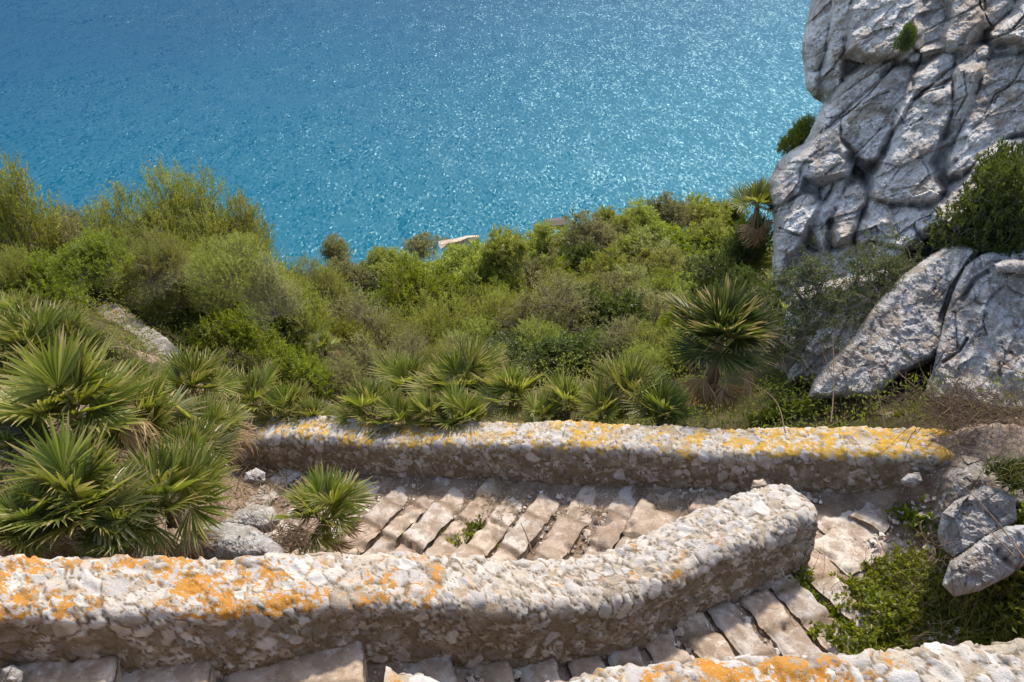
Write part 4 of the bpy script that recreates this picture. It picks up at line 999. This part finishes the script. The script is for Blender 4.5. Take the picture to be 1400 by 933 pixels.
# ------------------------------------------------------------------ shrubs of the slope
SH = [
    # near spur on the left
    (12, 312, 140, 230, 'olive', 'tall shrub cut off by the edge, its bare twig tips standing against the sea'),
    (250, 294, 105, 120, 'olive', 'feathery shrub with the tallest leader shoots against the sea'),
    (155, 332, 130, 110, 'olive', 'wide olive shrub with a level top against the sea beside the leader shoots'),
    (318, 322, 95, 110, 'olive', 'pale tipped shrub where the spur starts to fall away'),
    (92, 312, 60, 60, 'grey', 'thin silvery shrub poking up between the edge shrub and the level topped one'),
    (368, 392, 70, 70, 'grey', 'twiggy straw coloured shrub at the lower end of the spur'),
    (56, 402, 90, 60, 'bright', 'fresh light green bush just above the thicket, next to the ruined wall'),
    (8, 380, 80, 80, 'olive', 'small olive bush under the tall edge shrub'),
    (200, 376, 90, 60, 'grey', 'shadowy twiggy bush above the head of the ruined wall'),
    (275, 405, 110, 90, 'bright', 'soft mid green bush in the middle of the spur'),
    (330, 400, 120, 120, 'olive', 'dense olive bush on the flank of the spur'),
    (262, 452, 60, 44, 'dark', 'dark low bush hanging over the ruined wall'),
    (312, 468, 120, 90, 'bright', 'fine leaved green bush below the ruined wall'),
    (392, 440, 110, 110, 'olive', 'yellow green bush between the spur and the middle gully'),
    (395, 500, 100, 70, 'bright', 'low green bush above the little palms'),
    (462, 522, 80, 60, 'grey', 'pale speckled bush close behind the lower wall'),
    (330, 508, 80, 50, 'grey', 'dry pale bush above the narrow fanned palm'),
    # middle slope
    (470, 372, 70, 40, 'grey', 'straw toned shrub dipping to the sea in the gap'),
    (430, 400, 70, 60, 'olive', 'olive shrub right under the gap in the skyline'),
    (465, 337, 40, 34, 'grey', 'small round grey shrub alone on the skyline'),
    (515, 358, 50, 26, 'olive', 'flat shrub on the skyline after the small round one'),
    (522, 400, 80, 60, 'olive', 'mottled olive shrub in the upper gully'),
    (575, 402, 100, 90, 'bright', 'smooth bright green dome, the most rounded bush in the gully'),
    (580, 336, 50, 24, 'grey', 'grey shrub in front of the pale track'),
    (500, 440, 110, 100, 'grey', 'greyish twiggy shrub in the lower gully'),
    (470, 480, 90, 70, 'bright', 'green shrub rising behind the pale speckled bush'),
    (588, 448, 110, 90, 'olive', 'tawny shrub at the foot of the bright dome'),
    (560, 486, 80, 60, 'grey', 'brownish brush above the star shaped palm'),
    (628, 482, 70, 60, 'grey', 'dead looking brush above the broad dark palm'),
    (645, 388, 80, 70, 'olive', 'dark hearted shrub beside the bright dome'),
    (692, 338, 60, 54, 'olive', 'peaked shrub that makes the highest point left of the dark roof'),
    (660, 350, 50, 30, 'grey', 'pale shrub tucked under the peaked one'),
    (722, 372, 90, 64, 'grey', 'silvery shrub below the dark roof'),
    (755, 342, 60, 40, 'olive', 'green shrub touching the dark roof from below'),
    (795, 362, 70, 56, 'dark', 'near black shrub in the middle of the far slope'),
    (838, 372, 80, 60, 'olive', 'yellowish rounded shrub next to the near black one'),
    (742, 432, 150, 110, 'grey', 'big wild olive with crooked bare limbs in the middle of the slope'),
    (690, 440, 90, 90, 'olive', 'slim olive shrub joined to the big wild olive'),
    (820, 430, 120, 90, 'dark', 'deep green bush beside the big wild olive'),
    (880, 425, 90, 70, 'grey', 'bush with glinting silver leaves above the shaded palm'),
    (700, 492, 110, 50, 'dark', 'dark low bush over the flat spreading palm'),
    (790, 482, 120, 70, 'dark', 'tangled dark bush over the dry sticks'),
    (860, 472, 100, 60, 'grey', 'dull green bush behind the tall upright palm'),
    (925, 398, 90, 50, 'bright', 'vivid green bush at the top side of the big palm'),
    # far slope, right
    (800, 318, 70, 44, 'grey', 'skyline shrub just right of the dark roof'),
    (838, 308, 60, 40, 'olive', 'skyline shrub second along from the dark roof'),
    (872, 298, 60, 44, 'olive', 'skyline shrub with a slightly higher crown, third along from the dark roof'),
    (916, 290, 70, 46, 'grey', 'grey skyline shrub at the top of the far ridge'),
    (958, 290, 60, 44, 'olive', 'skyline shrub shortly before the cliff edge palm'),
    (992, 292, 50, 40, 'bright', 'green skyline shrub touching the cliff edge palm'),
    (880, 338, 80, 52, 'olive', 'large olive mound below the ridge top'),
    (932, 332, 80, 50, 'bright', 'fresh green mound below the ridge top'),
    (978, 328, 70, 50, 'olive', 'yellow olive mound nearest the cliff under the skyline'),
    (905, 368, 80, 46, 'olive', 'pale olive mound above the vivid green bush'),
    (952, 362, 70, 44, 'grey', 'grey mound above the dark shrubs by the cliff'),
    (770, 398, 70, 50, 'olive', 'small olive mound over the big wild olive'),
    (622, 358, 60, 28, 'olive', 'olive mound at the near end of the pale track'),
    (705, 400, 60, 40, 'bright', 'little green tuft above the slim olive shrub'),
    # under the cliff
    (985, 372, 80, 56, 'dark', 'dark ivy like bush in front of the ridge beside the cliff'),
    (1028, 318, 60, 60, 'dark', 'dark bush growing under the skirt of the cliff edge palm'),
    (1015, 400, 80, 70, 'dark', 'dim bush between the big palm and the gnarled tree'),
    (940, 440, 60, 70, 'bright', 'leafy green bush behind the crown of the big palm'),
]
for i, (px, py, w, h, kind, lab) in enumerate(SH):
    D = {1015: 10.5, 1028: 12.6, 985: 13.5, 12: 12.3, 155: 13.4, 250: 13.9, 318: 14.6, 92: 13.2}.get(px)
    shrub(px, py, w, h, kind, lab, 'shrubs on the slope', D=D)
FILL = [(30, 372), (85, 368), (140, 378), (195, 352), (255, 345), (300, 360), (10, 350), (120, 345), (290, 378), (60, 370), (215, 360), (345, 452), (365, 405), (412, 392), (450, 420), (480, 410), (535, 420), (545, 372), (560, 372), (610, 400), (612, 420), (640, 430), (665, 420), (700, 372), (745, 372),
        (770, 425), (800, 400), (835, 400), (865, 390), (850, 345), (905, 345), (820, 335), (780, 340), (660, 370), (680, 390), (650, 470), (740, 480), (820, 480), (890, 470), (530, 470), (440, 500), (500, 500), (600, 500), (540, 505), (420, 470), (670, 505), (750, 505), (880, 500), (960, 400), (940, 470), (370, 470), (290, 420)]
rf = random.Random(3)
for i, (px, py) in enumerate(FILL):
    s_ = .8 + .5 * rf.random()
    shrub(px + rf.uniform(-8, 8), py + rf.uniform(-4, 4), 80 * s_, 52 * s_, rf.choice(['olive', 'olive', 'grey', 'bright', 'dark' if py > 400 else 'olive']), 'low scrub bush merging with its neighbours on the slope', 'scrub bushes merging on the slope')
for px, py, w, h, D, kind, lab in [
        (46, 384, 84, 66, 10.2, 'bright', 'light green bush between the edge shrub and the head of the ruined wall'),
        (158, 350, 100, 60, 13.0, 'olive', 'shaggy bush whose skirt touches the upper side of the ruined wall'),
        (100, 352, 90, 80, 12.6, 'grey', 'dim twiggy bush under the level topped shrub'),
        (232, 386, 80, 64, 12.4, 'olive', 'rounded bush downhill of the shaggy one above the ruined wall'),
        (20, 385, 80, 80, 10.2, 'olive', 'leafy skirt at the foot of the tall edge shrub'),
        (205, 345, 90, 80, 13.2, 'grey', 'greyish bush filling the space below the tallest leader shoots'),
        (290, 352, 90, 80, 13.5, 'olive', 'bush with pale leaf tips below the pale tipped shrub of the spur')]:
    shrub(px, py, w, h, kind, lab, 'shrubs on the slope', D=D)
shrub(1096, 180, 46, 50, 'bright', 'green tuft of leaves peeping out behind the cliff over the sea', D=12.2, near=True)
shrub(1376, 258, 125, 150, 'dark', 'dark leafy bush clinging to the face of the cliff', D=8.45)
shrub(1392, 318, 70, 80, 'dark', 'lower lobe of dark greenery on the cliff face by the frame edge', D=8.35)
shrub(1243, 44, 26, 34, 'dark', 'tuft of dark green in the deep crack high on the cliff', D=9.9)
shrub(1191, 222, 20, 14, 'dark', 'tiny green tuft in a hollow of the cliff', D=10.9)
# ------------------------------------------------------------------ low greenery beside the steps
def patch(name, cx, cy, w, h, n, leaf, kind, label, cat, D=None, lift=.10, seed=1, grass=0, tall=.25, f=ground, stems=True):
    """low leafy plant over an uneven patch of soil: leafy runners that stand on the ground"""
    rng = np.random.default_rng(seed)
    P0, D0 = hit(cx, cy, lift * .5, f, 2.5, 30) if D is None else (W(cx, cy, D), D)
    P0 = np.array(P0); rx = w * D0 / FPX / 2; ry = h * D0 / FPX / 2 / math.sin(PITCH + .2)
    o = empty(name, P0, label, cat)
    m = n; r = np.sqrt(rng.random(m)); a = rng.uniform(0, 6.283, m)
    lob = 1 + .25 * np.sin(a * 3 + seed) + .15 * np.sin(a * 7 + seed * 2)
    x = P0[0] + rx * r * lob * np.cos(a); y = P0[1] + ry * r * lob * np.sin(a)
    bump = np.clip(.6 + .8 * fbm(np.c_[x * 4, y * 4, 0 * x + seed], 3, seed), .1, 1.3)
    z0 = f(x, y) if D is None else P0[2] + 0 * x
    hh = tall * bump * (1 - .6 * r) * rng.uniform(.3, 1, m)
    T = TubeSet(); per = 11; pos = []; dr = []; sh = []
    for i in range(m):
        b = np.array([x[i], y[i], z0[i] - .01]) if n > 160 else np.array([P0[0], P0[1], float(np.min(z0)) - .02]); lean = np.array([rng.normal(0, .35), rng.normal(-.1, .35), 1.0])
        e = b + lean / np.linalg.norm(lean) * max(hh[i], .03) + (0 if n > 160 else np.array([x[i] - P0[0], y[i] - P0[1], 0]))
        if stems and n > 160 and i % 2 == 0: T.add(np.stack([b, (b + e) / 2 + rng.normal(0, .006, 3), e]) - P0, .0035, .0015, 3, .3)
        t = rng.uniform(.25, 1.02, per); pos.append(b + (e - b) * t[:, None]); dr.append(unit(rng.normal(size=(per, 3)) + np.array([0, -.1, .55]))); sh.append(np.full(per, rng.random()))
    pos = np.concatenate(pos) - P0; dr = np.concatenate(dr); sh = np.concatenate(sh)
    V, Q = leaves(pos, dr, leaf[0] * rng.uniform(.5, 1.2, len(pos)), leaf[1] * rng.uniform(.6, 1.2, len(pos)), rng, .2)
    ob('foliage', mesh_np('foliage', V, Q, attrs={'rnd': np.repeat(np.clip(sh * .6 + rng.random(len(pos)) * .4, 0, 1), 4)}, smooth=False), LEAF[kind], o)
    if T.n: ob('stems', T.mesh('stems'), M_BROWN_TWIG, o)
    if grass:
        G = TubeSet()
        for i in range(grass):
            j = rng.integers(m); b = np.array([x[j], y[j], z0[j]]) - P0
            e = b + np.array([rng.normal(0, .10), rng.normal(-.03, .10), rng.uniform(.08, .30) * (tall / .25)])
            G.add(bezier_path(b, e, .5, 5, rng), .003, .0008, 3)
        ob('dry_stalks', G.mesh('dry_stalks'), LEAF['dry'], o)
    return o

patch('leafy_weed', 628, 738, 92, 34, 260, (.045, .026), 'bright', 'low green creeper with small leaves at the top of the curving wall', 'creeper', seed=3, tall=.14)
patch('leafy_weed', 650, 722, 26, 22, 46, (.05, .028), 'bright', 'little upright sprig standing out of the green creeper', 'weed', seed=4, tall=.34)
patch('grass_tuft', 500, 730, 80, 34, 70, (.035, .008), 'dry', 'tuft of dry pale grass between the spiky palm and the creeper', 'grass', seed=5, tall=.12, grass=190)
patch('leafy_weed', 1262, 690, 60, 62, 150, (.085, .042), 'bright', 'weed with large glossy leaves at the corner of the landing', 'weed', seed=6, tall=.30)
patch('low_bush', 1165, 838, 180, 104, 900, (.052, .032), 'bright', 'bright leafed tip of the bushes spilling onto the curving steps', 'bush', seed=7, tall=.34, grass=50, f=ground)
patch('low_bush', 1275, 818, 170, 100, 900, (.045, .022), 'bright', 'bush matted with dry grass stems above the cut off wall', 'bush', seed=8, tall=.36, grass=230, stems=False)
patch('low_bush', 1376, 806, 150, 130, 900, (.062, .042), 'bright', 'rounder leafed bush in the corner below the white rocks', 'bush', seed=9, tall=.45, grass=80)
patch('grass_tuft', 1275, 762, 70, 50, 70, (.04, .01), 'dry', 'wisps of grass on the soil beside the landing slabs', 'grass', seed=10, tall=.15, grass=150)
patch('leafy_weed', 1108, 556, 130, 44, 420, (.07, .036), 'bright', 'fresh leafy weeds sprouting behind the wall below the leaning slab', 'weed', seed=11, tall=.40, D=None, f=lambda x, y: hill(x, y))
patch('leafy_weed', 1285, 556, 90, 30, 260, (.06, .034), 'bright', 'low green weeds at the foot of the broad grey slab', 'weed', seed=12, tall=.28, f=lambda x, y: hill(x, y))
patch('leafy_weed', 1390, 652, 70, 50, 120, (.075, .03), 'dark', 'sparse pointed leaves over the brown rock by the edge', 'weed', seed=13, tall=.3, D=5.9, grass=60)
patch('grass_tuft', 1180, 560, 110, 34, 90, (.05, .012), 'dry', 'dry grass strip along the back of the wall under the slab', 'grass', seed=14, tall=.2, grass=260, f=lambda x, y: hill(x, y))
patch('grass_tuft', 735, 560, 110, 26, 80, (.05, .012), 'dry', 'pale dead sticks and grass among the ragged palms', 'grass', seed=15, tall=.35, grass=180, f=lambda x, y: hill(x, y))

# dead brushwood at the right edge
def brushwood(cx, cy, w, h, D, n, label, seed, name='dead_brush', L=.45):
    rng = np.random.default_rng(seed); P0 = W(cx, cy, D); o = T = TubeSet()
    for i in range(n):
        a = np.array([rng.normal(0, w * D / FPX / 4), rng.normal(0, h * D / FPX / 3), rng.normal(0, .06)])
        e = a + unit(rng.normal(size=3) * np.array([1, .7, .45])) * L * rng.uniform(.4, 1.4)
        T.add(bezier_path(a, e, .6, 6, rng), rng.uniform(.002, .005), .001, 3)
    r = empty(name, P0, label, 'brushwood'); ob('twigs', T.mesh('twigs'), M_BROWN_TWIG, r); return r
brushwood(1356, 586, 140, 60, 6.7, 420, 'tangle of dead brown brushwood above the end of the lower wall', 61)
brushwood(1300, 556, 150, 30, 7.2, 260, 'thin layer of dead twigs along the foot of the broad slab', 62)
brushwood(1285, 752, 46, 40, 5.75, 34, 'few dry twigs on the soil between the landing and the white rocks', 63, L=.16)
brushwood(395, 735, 80, 26, 5.75, 120, 'heap of brown plant litter at the foot of the spiky palm', 64, L=.2)

def twig(pts, r, label, side=(), name='bare_twig'):
    Q = [W(*p) for p in pts]; o = empty(name, Q[0], label, 'twig'); T = TubeSet()
    P = catmull(np.array(Q), 26) - Q[0]; T.add(P, r, r * .35, 5, .2)
    ob('stem', T.mesh('stem'), M_BROWN_TWIG, o)
    for sp in side:
        T = TubeSet(); P = catmull(np.array([W(*p) for p in sp]), 12) - Q[0]; T.add(P, r * .6, r * .25, 4, .3); ob('side_twig', T.mesh('side_twig'), M_BROWN_TWIG, o)
twig([(1210, 585, 6.9), (1204, 555, 7.0), (1196, 520, 7.1), (1188, 484, 7.2)], .006, 'straight black twig standing up in front of the leaning slab')
twig([(1252, 530, 7.3), (1238, 518, 7.3), (1223, 504, 7.4)], .008, 'short dark twig slanting across the orange broken edge of the slab')
twig([(1136, 578, 6.9), (1139, 545, 7.1), (1140, 500, 7.3), (1138, 455, 7.5)], .007, 'pale thin stalk rising from the leafy weeds', [[(1139, 520, 7.2), (1128, 490, 7.3), (1118, 465, 7.4)]])
twig([(1420, 512, 6.3), (1390, 508, 6.5), (1365, 488, 6.7), (1340, 470, 6.9), (1318, 450, 7.0)], .006, 'bare grey twig curving across the broad slab', [[(1372, 494, 6.6), (1352, 480, 6.8), (1350, 462, 6.8)], [(1392, 508, 6.5), (1365, 500, 6.6), (1355, 498, 6.7)]])
twig([(1425, 500, 6.3), (1390, 525, 6.5), (1362, 545, 6.6)], .006, 'dark twig dipping behind the brushwood by the edge')
twig([(1405, 770, 4.9), (1372, 725, 5.2), (1335, 682, 5.5), (1298, 648, 5.8)], .006, 'long dark twig arching over the white rocks', [[(1372, 725, 5.2), (1352, 700, 5.3), (1330, 690, 5.4)], [(1340, 690, 5.4), (1352, 660, 5.5)]])
twig([(1388, 762, 4.9), (1362, 735, 5.1), (1338, 712, 5.3), (1312, 698, 5.4)], .005, 'second thinner twig under the long arching one')
twig([(727, 757, 5.55), (722, 738, 5.6), (712, 715, 5.65)], .007, 'single bare twig sticking up behind the curving wall')
twig([(1074, 592, 6.6), (1060, 548, 7.2), (1020, 520, 7.7), (985, 512, 8.0)], .006, 'thin pale stem arching from the big palm over the weeds')

# gnarled tree by the cliff
def gnarled():
    rng = np.random.default_rng(5)
    base = W(1078, 510, 8.9); o = empty('gnarled_tree', base, 'gnarled little tree with a crooked dark trunk in front of the cliff', 'tree')
    T = TubeSet(); B = TubeSet()
    def limb(pts, r0, r1, ts, sides=7):
        Q = catmull(np.array([W(*p) for p in pts]), 30) - base; Q = Q + .02 * np.stack([fbm(Q * 5 + k * 9, 2, 70 + k) for k in range(3)], 1)
        ts.add(Q, r0, r1, sides, .3); return Q
    a = limb([(1068, 508, 8.9), (1080, 492, 8.9), (1092, 474, 8.85), (1096, 456, 8.8)], .085, .055, T)
    tips = []
    for pts, r0, r1 in [
        ([(1096, 457, 8.8), (1112, 446, 8.75), (1128, 436, 8.7), (1140, 424, 8.7), (1142, 414, 8.7)], .055, .03),
        ([(1138, 428, 8.7), (1160, 422, 8.75), (1182, 416, 8.8), (1200, 396, 8.9), (1222, 378, 9.0), (1246, 356, 9.1)], .03, .010),
        ([(1096, 458, 8.8), (1085, 450, 8.8), (1062, 448, 8.75), (1042, 436, 8.7), (1020, 420, 8.7)], .035, .008),
        ([(1100, 452, 8.8), (1102, 425, 8.8), (1090, 400, 8.8), (1072, 378, 8.8)], .03, .008),
        ([(1142, 416, 8.7), (1128, 404, 8.7), (1112, 385, 8.75), (1104, 362, 8.8)], .022, .006),
        ([(1142, 414, 8.7), (1160, 398, 8.75), (1178, 372, 8.8), (1190, 352, 8.9)], .02, .006),
        ([(1086, 484, 8.8), (1064, 480, 8.7), (1048, 462, 8.6)], .02, .006),
        ([(1200, 396, 8.9), (1204, 380, 8.9), (1216, 362, 8.95)], .012, .005)]:
        Q = limb(pts, r0, r1, B, 5); tips += [Q[k] for k in range(8, 30, 3)]
    V = []; Qd = []; R = []; n0 = 0
    for t in tips:
        for _ in range(5):
            d = unit(rng.normal(size=3) + np.array([0, 0, .35])); L = rng.uniform(.12, .42)
            e = t + d * L; B.add(bezier_path(t, e, .5, 5, rng), .006, .0015, 3, .4)
            for _ in range(4):
                q = t + d * L * rng.uniform(.4, 1.05); e2 = q + unit(rng.normal(size=3) + np.array([0, 0, .3])) * rng.uniform(.05, .18)
                B.add(np.stack([q, (q + e2) / 2 + rng.normal(0, .01, 3), e2]), .003, .001, 3, .4)
                k = 13; pp = q + (e2 - q) * rng.uniform(.1, 1.15, k)[:, None] + rng.normal(0, .012, (k, 3))
                v, f = leaves(pp, unit(rng.normal(size=(k, 3)) + d * .6), .030 * rng.uniform(.6, 1.3, k), .013, rng)
                V.append(v); Qd.append(f + n0); n0 += len(v); R.append(np.repeat(rng.random(k), 4))
    ob('trunk', T.mesh('trunk'), M_BARK, o); ob('branches', B.mesh('branches'), M_BARK, o)
    ob('crown', mesh_np('crown', np.concatenate(V), np.concatenate(Qd), attrs={'rnd': np.concatenate(R)}, smooth=False), LEAF['dark'], o)
gnarled()

# ------------------------------------------------------------------ undergrowth that nobody could count
def undergrowth():
    rng = np.random.default_rng(77); n = 105000
    y = 3 + 59 * rng.random(n) ** 1.5; x = (rng.random(n) - .5) * (15 + y * 1.7) + .02 * y
    keep = ((y > F_at(x)[:, 1] + .3) & ~((x > -4.4) & (x < -2.5) & (y < 8.5))) | ((x < -4.4) & (y > interp_line(MPT, x, 1) + .8)); x, y = x[keep], y[keep]
    nz = fbm(np.c_[x * .5, y * .5, 0 * x], 4, 9); k = nz > -.35; x, y, nz = x[k], y[k], nz[k]
    sc = .35 + y * .022
    per = 5; m = len(x) * per; xi = np.repeat(np.arange(len(x)), per)
    hgt = np.clip(.18 + .80 * (nz[xi] + .35), .05, 1.1) * rng.random(m) * np.clip(sc[xi], .4, 1.2)
    px_ = x[xi] + rng.normal(0, .12, m) * sc[xi] * 1.5; py_ = y[xi] + rng.normal(0, .12, m) * sc[xi] * 1.5
    P = np.stack([px_, py_, hill(px_, py_) + hgt], 1)
    V, Q = leaves(P, unit(rng.normal(size=(m, 3)) + np.array([0, 0, .8])), .11 * sc[xi] * rng.uniform(.6, 1.4, m), .034 * sc[xi], rng)
    big = fbm(np.c_[x * .23, y * .23, 0 * x + 4], 3, 19)
    o = ob('undergrowth', mesh_np('undergrowth', V, Q, attrs={'rnd': np.repeat(np.clip(.4 + .35 * big[xi] + .3 * rng.normal(size=m) * .6, 0, 1), 4)}, smooth=False), LEAF['olive'])
    tag(o, 'low mixed scrub covering the soil between the shrubs', kind='stuff')
undergrowth()

def litter():
    rng = np.random.default_rng(78); n = 9000
    x = rng.uniform(-5.2, -1.2, n); y = rng.uniform(2.7, 8.2, n); k = (y > interp_line(MPT, x, 1) + .35) & (y < F_at(x)[:, 1] + 2) & (x < -1.9 - .25 * (y - 4)); x, y = x[k], y[k]
    z = ground(x, y) + rng.random(len(x)) * .12
    d = unit(rng.normal(size=(len(x), 3)) * np.array([1, 1, .5]) + np.array([0, 0, .35]))
    V, Q = leaves(np.c_[x, y, z], d, .22 * rng.uniform(.4, 1.4, len(x)), .012 * rng.uniform(.6, 1.6, len(x)), rng, .4)
    x2 = rng.uniform(-2.6, 3.4, 5000); yf = F_at(x2)[:, 1]; y2 = yf - .25 - np.abs(rng.normal(0, .35, 5000)); k = (fbm(np.c_[x2 * 2.2, y2 * 2.2, 0 * x2], 3, 44) > .0) & (y2 > interp_line(MPT, x2, 1) + .3); x2, y2 = x2[k], y2[k]
    d2 = unit(rng.normal(size=(len(x2), 3)) * np.array([1, 1, .2])); V2, Q2 = leaves(np.c_[x2, y2, ground(x2, y2) + rng.uniform(.01, .06, len(x2))], d2, .085 * rng.uniform(.3, 1.3, len(x2)), .010, rng, .3)
    V, Q = np.vstack([V, V2]), np.vstack([Q, Q2 + len(V)]); x = np.concatenate([x, x2])
    o = ob('leaf_litter', mesh_np('leaf_litter', V, Q, attrs={'rnd': np.repeat(rng.random(len(x)), 4)}, smooth=False), LEAF['dry'])
    tag(o, 'dry straw coloured palm litter strewn over the ground and the lower steps', kind='stuff')
litter()

# ------------------------------------------------------------------ far things on the ridge: pale track edge and a ruined hut with a dark roof
def solid(name, pts_top, hgt, mat, parent=None, jitter=.03, back=(0, 1.0, 0)):
    """slab from a polyline of its near top edge: near face, top and far face"""
    P = np.array(pts_top, float); n = len(P); b = np.array(back)
    V = np.vstack([P - [0, 0, hgt], P, P + b, P + b - [0, 0, hgt]]) + np.random.default_rng(3).normal(0, jitter, (4 * n, 3)); Q = []
    for k in range(4):
        for i in range(n - 1): Q.append((k * n + i, k * n + i + 1, ((k + 1) % 4) * n + i + 1, ((k + 1) % 4) * n + i))
    V = list(map(tuple, V)); Q += [(0, n, 2 * n, 3 * n), (n - 1, 2 * n - 1, 3 * n - 1, 4 * n - 1)]
    return mesh_np(name, V, Q, attrs={'rnd': [.5] * len(V), 'edge': [1] * len(V)}, smooth=False)
trk = np.array([W(600, 335, 41.5), W(612, 332.5, 42), W(626, 330, 42.5), W(640, 327.5, 43), W(655, 325, 43.5)])
o = ob('track', solid('track', trk, .22, M_SLAB, jitter=.05, back=(0, .3, .02)), M_STEP); tag(o, 'short pale stretch of sunlit track bank on the skyline', 'track', kind='structure')
A, Bp = W(749, 310, 48.5), W(773, 307, 48.5)
hut = empty('hut', (A + Bp) / 2 - [0, 0, 1.5], 'ruined hut with a dark roof on the skyline', 'hut')
def box_between(name, a, b, depth, z0, z1, over, mat):
    a = np.array(a); b = np.array(b); t = unit(b - a); t[2] = 0; nn = np.array([-t[1], t[0], 0])
    a2 = a - t * over - nn * over; b2 = b + t * over - nn * over
    base = np.array([a2, b2, b2 + nn * (depth + 2 * over), a2 + nn * (depth + 2 * over)]) - np.array(hut.location)
    c = base.mean(0)
    lo = base + [0, 0, z0]; hi = base + [0, 0, z1]
    V = np.vstack([lo, hi]); Q = [(0, 1, 2, 3), (4, 5, 6, 7)] + [(i, (i + 1) % 4, 4 + (i + 1) % 4, 4 + i) for i in range(4)]
    return ob(name, mesh_np(name, V, Q, attrs={'rnd': [.4] * 8, 'edge': [1] * 8}, smooth=False), mat, hut)
box_between('wall', A, Bp, .7, -.28, -.02, 0, M_BROWNROCK)
rm = Mat('dark_roof'); M_ROOF = rm.principled(rm.mix(rm.noise(3, 4, .6, rm.obj()), (.05, .04, .035), (.12, .10, .085)), .8)
def roof():
    a = np.array(A) - hut.location; b = np.array(Bp) - hut.location; t = unit(b - a); t[2] = 0; nn = np.array([-t[1], t[0], 0]); up = np.array([0, 0, 1.])
    e = [a - t * .15 - nn * .15, b + t * .15 - nn * .15]; r = [a - t * .15 + nn * .4 + up * .08, b + t * .15 + nn * .4 + up * .08]; g = [a - t * .15 + nn * .85 + up * .0, b + t * .15 + nn * .85]
    top = np.array([e[0], e[1], r[0], r[1], g[0], g[1]]); V = np.vstack([top, top + up * .08])
    Q = [(0, 1, 3, 2), (2, 3, 5, 4), (6, 7, 9, 8), (8, 9, 11, 10), (0, 1, 7, 6), (4, 5, 11, 10), (0, 2, 8, 6), (2, 4, 10, 8), (1, 3, 9, 7), (3, 5, 11, 9)]
    ob('roof', mesh_np('roof', V, Q, smooth=False), M_ROOF, hut)
roof()

# ------------------------------------------------------------------ daylight
SUN_AZ, SUN_EL = rad(23), rad(52)         # azimuth from +y towards +x
w = bpy.data.worlds.new('World'); S.world = w; w.use_nodes = True
nt = w.node_tree; bg = nt.nodes['Background']
sky = nt.nodes.new('ShaderNodeTexSky'); sky.sky_type = 'NISHITA'; sky.sun_disc = False
sky.sun_elevation = SUN_EL; sky.sun_rotation = SUN_AZ; sky.air_density = 1.0; sky.dust_density = 1.6; sky.ozone_density = 1.5; sky.altitude = 250
nt.links.new(sky.outputs[0], bg.inputs[0]); bg.inputs[1].default_value = .15
sd = bpy.data.lights.new('sun', 'SUN'); sd.energy = 2.1; sd.angle = rad(4); sd.color = (1.0, .955, .88)
so = bpy.data.objects.new('sun', sd); COL.objects.link(so)
dirv = Vector((math.sin(SUN_AZ) * math.cos(SUN_EL), math.cos(SUN_AZ) * math.cos(SUN_EL), math.sin(SUN_EL)))
so.rotation_euler = dirv.to_track_quat('Z', 'Y').to_euler(); so.location = (0, 0, 20)
S.view_settings.view_transform = 'Standard'; S.view_settings.look = 'None'; S.view_settings.gamma = 1; S.view_settings.use_curve_mapping = False
S.view_settings.use_white_balance = True; S.view_settings.white_balance_temperature = 7300
S.view_settings.exposure = 1.33
S.render.engine = 'CYCLES'; S.cycles.use_denoising = True; S.cycles.use_adaptive_sampling = False; S.cycles.max_bounces = 6; S.cycles.diffuse_bounces = 3; S.cycles.transmission_bounces = 4; S.cycles.transparent_max_bounces = 4
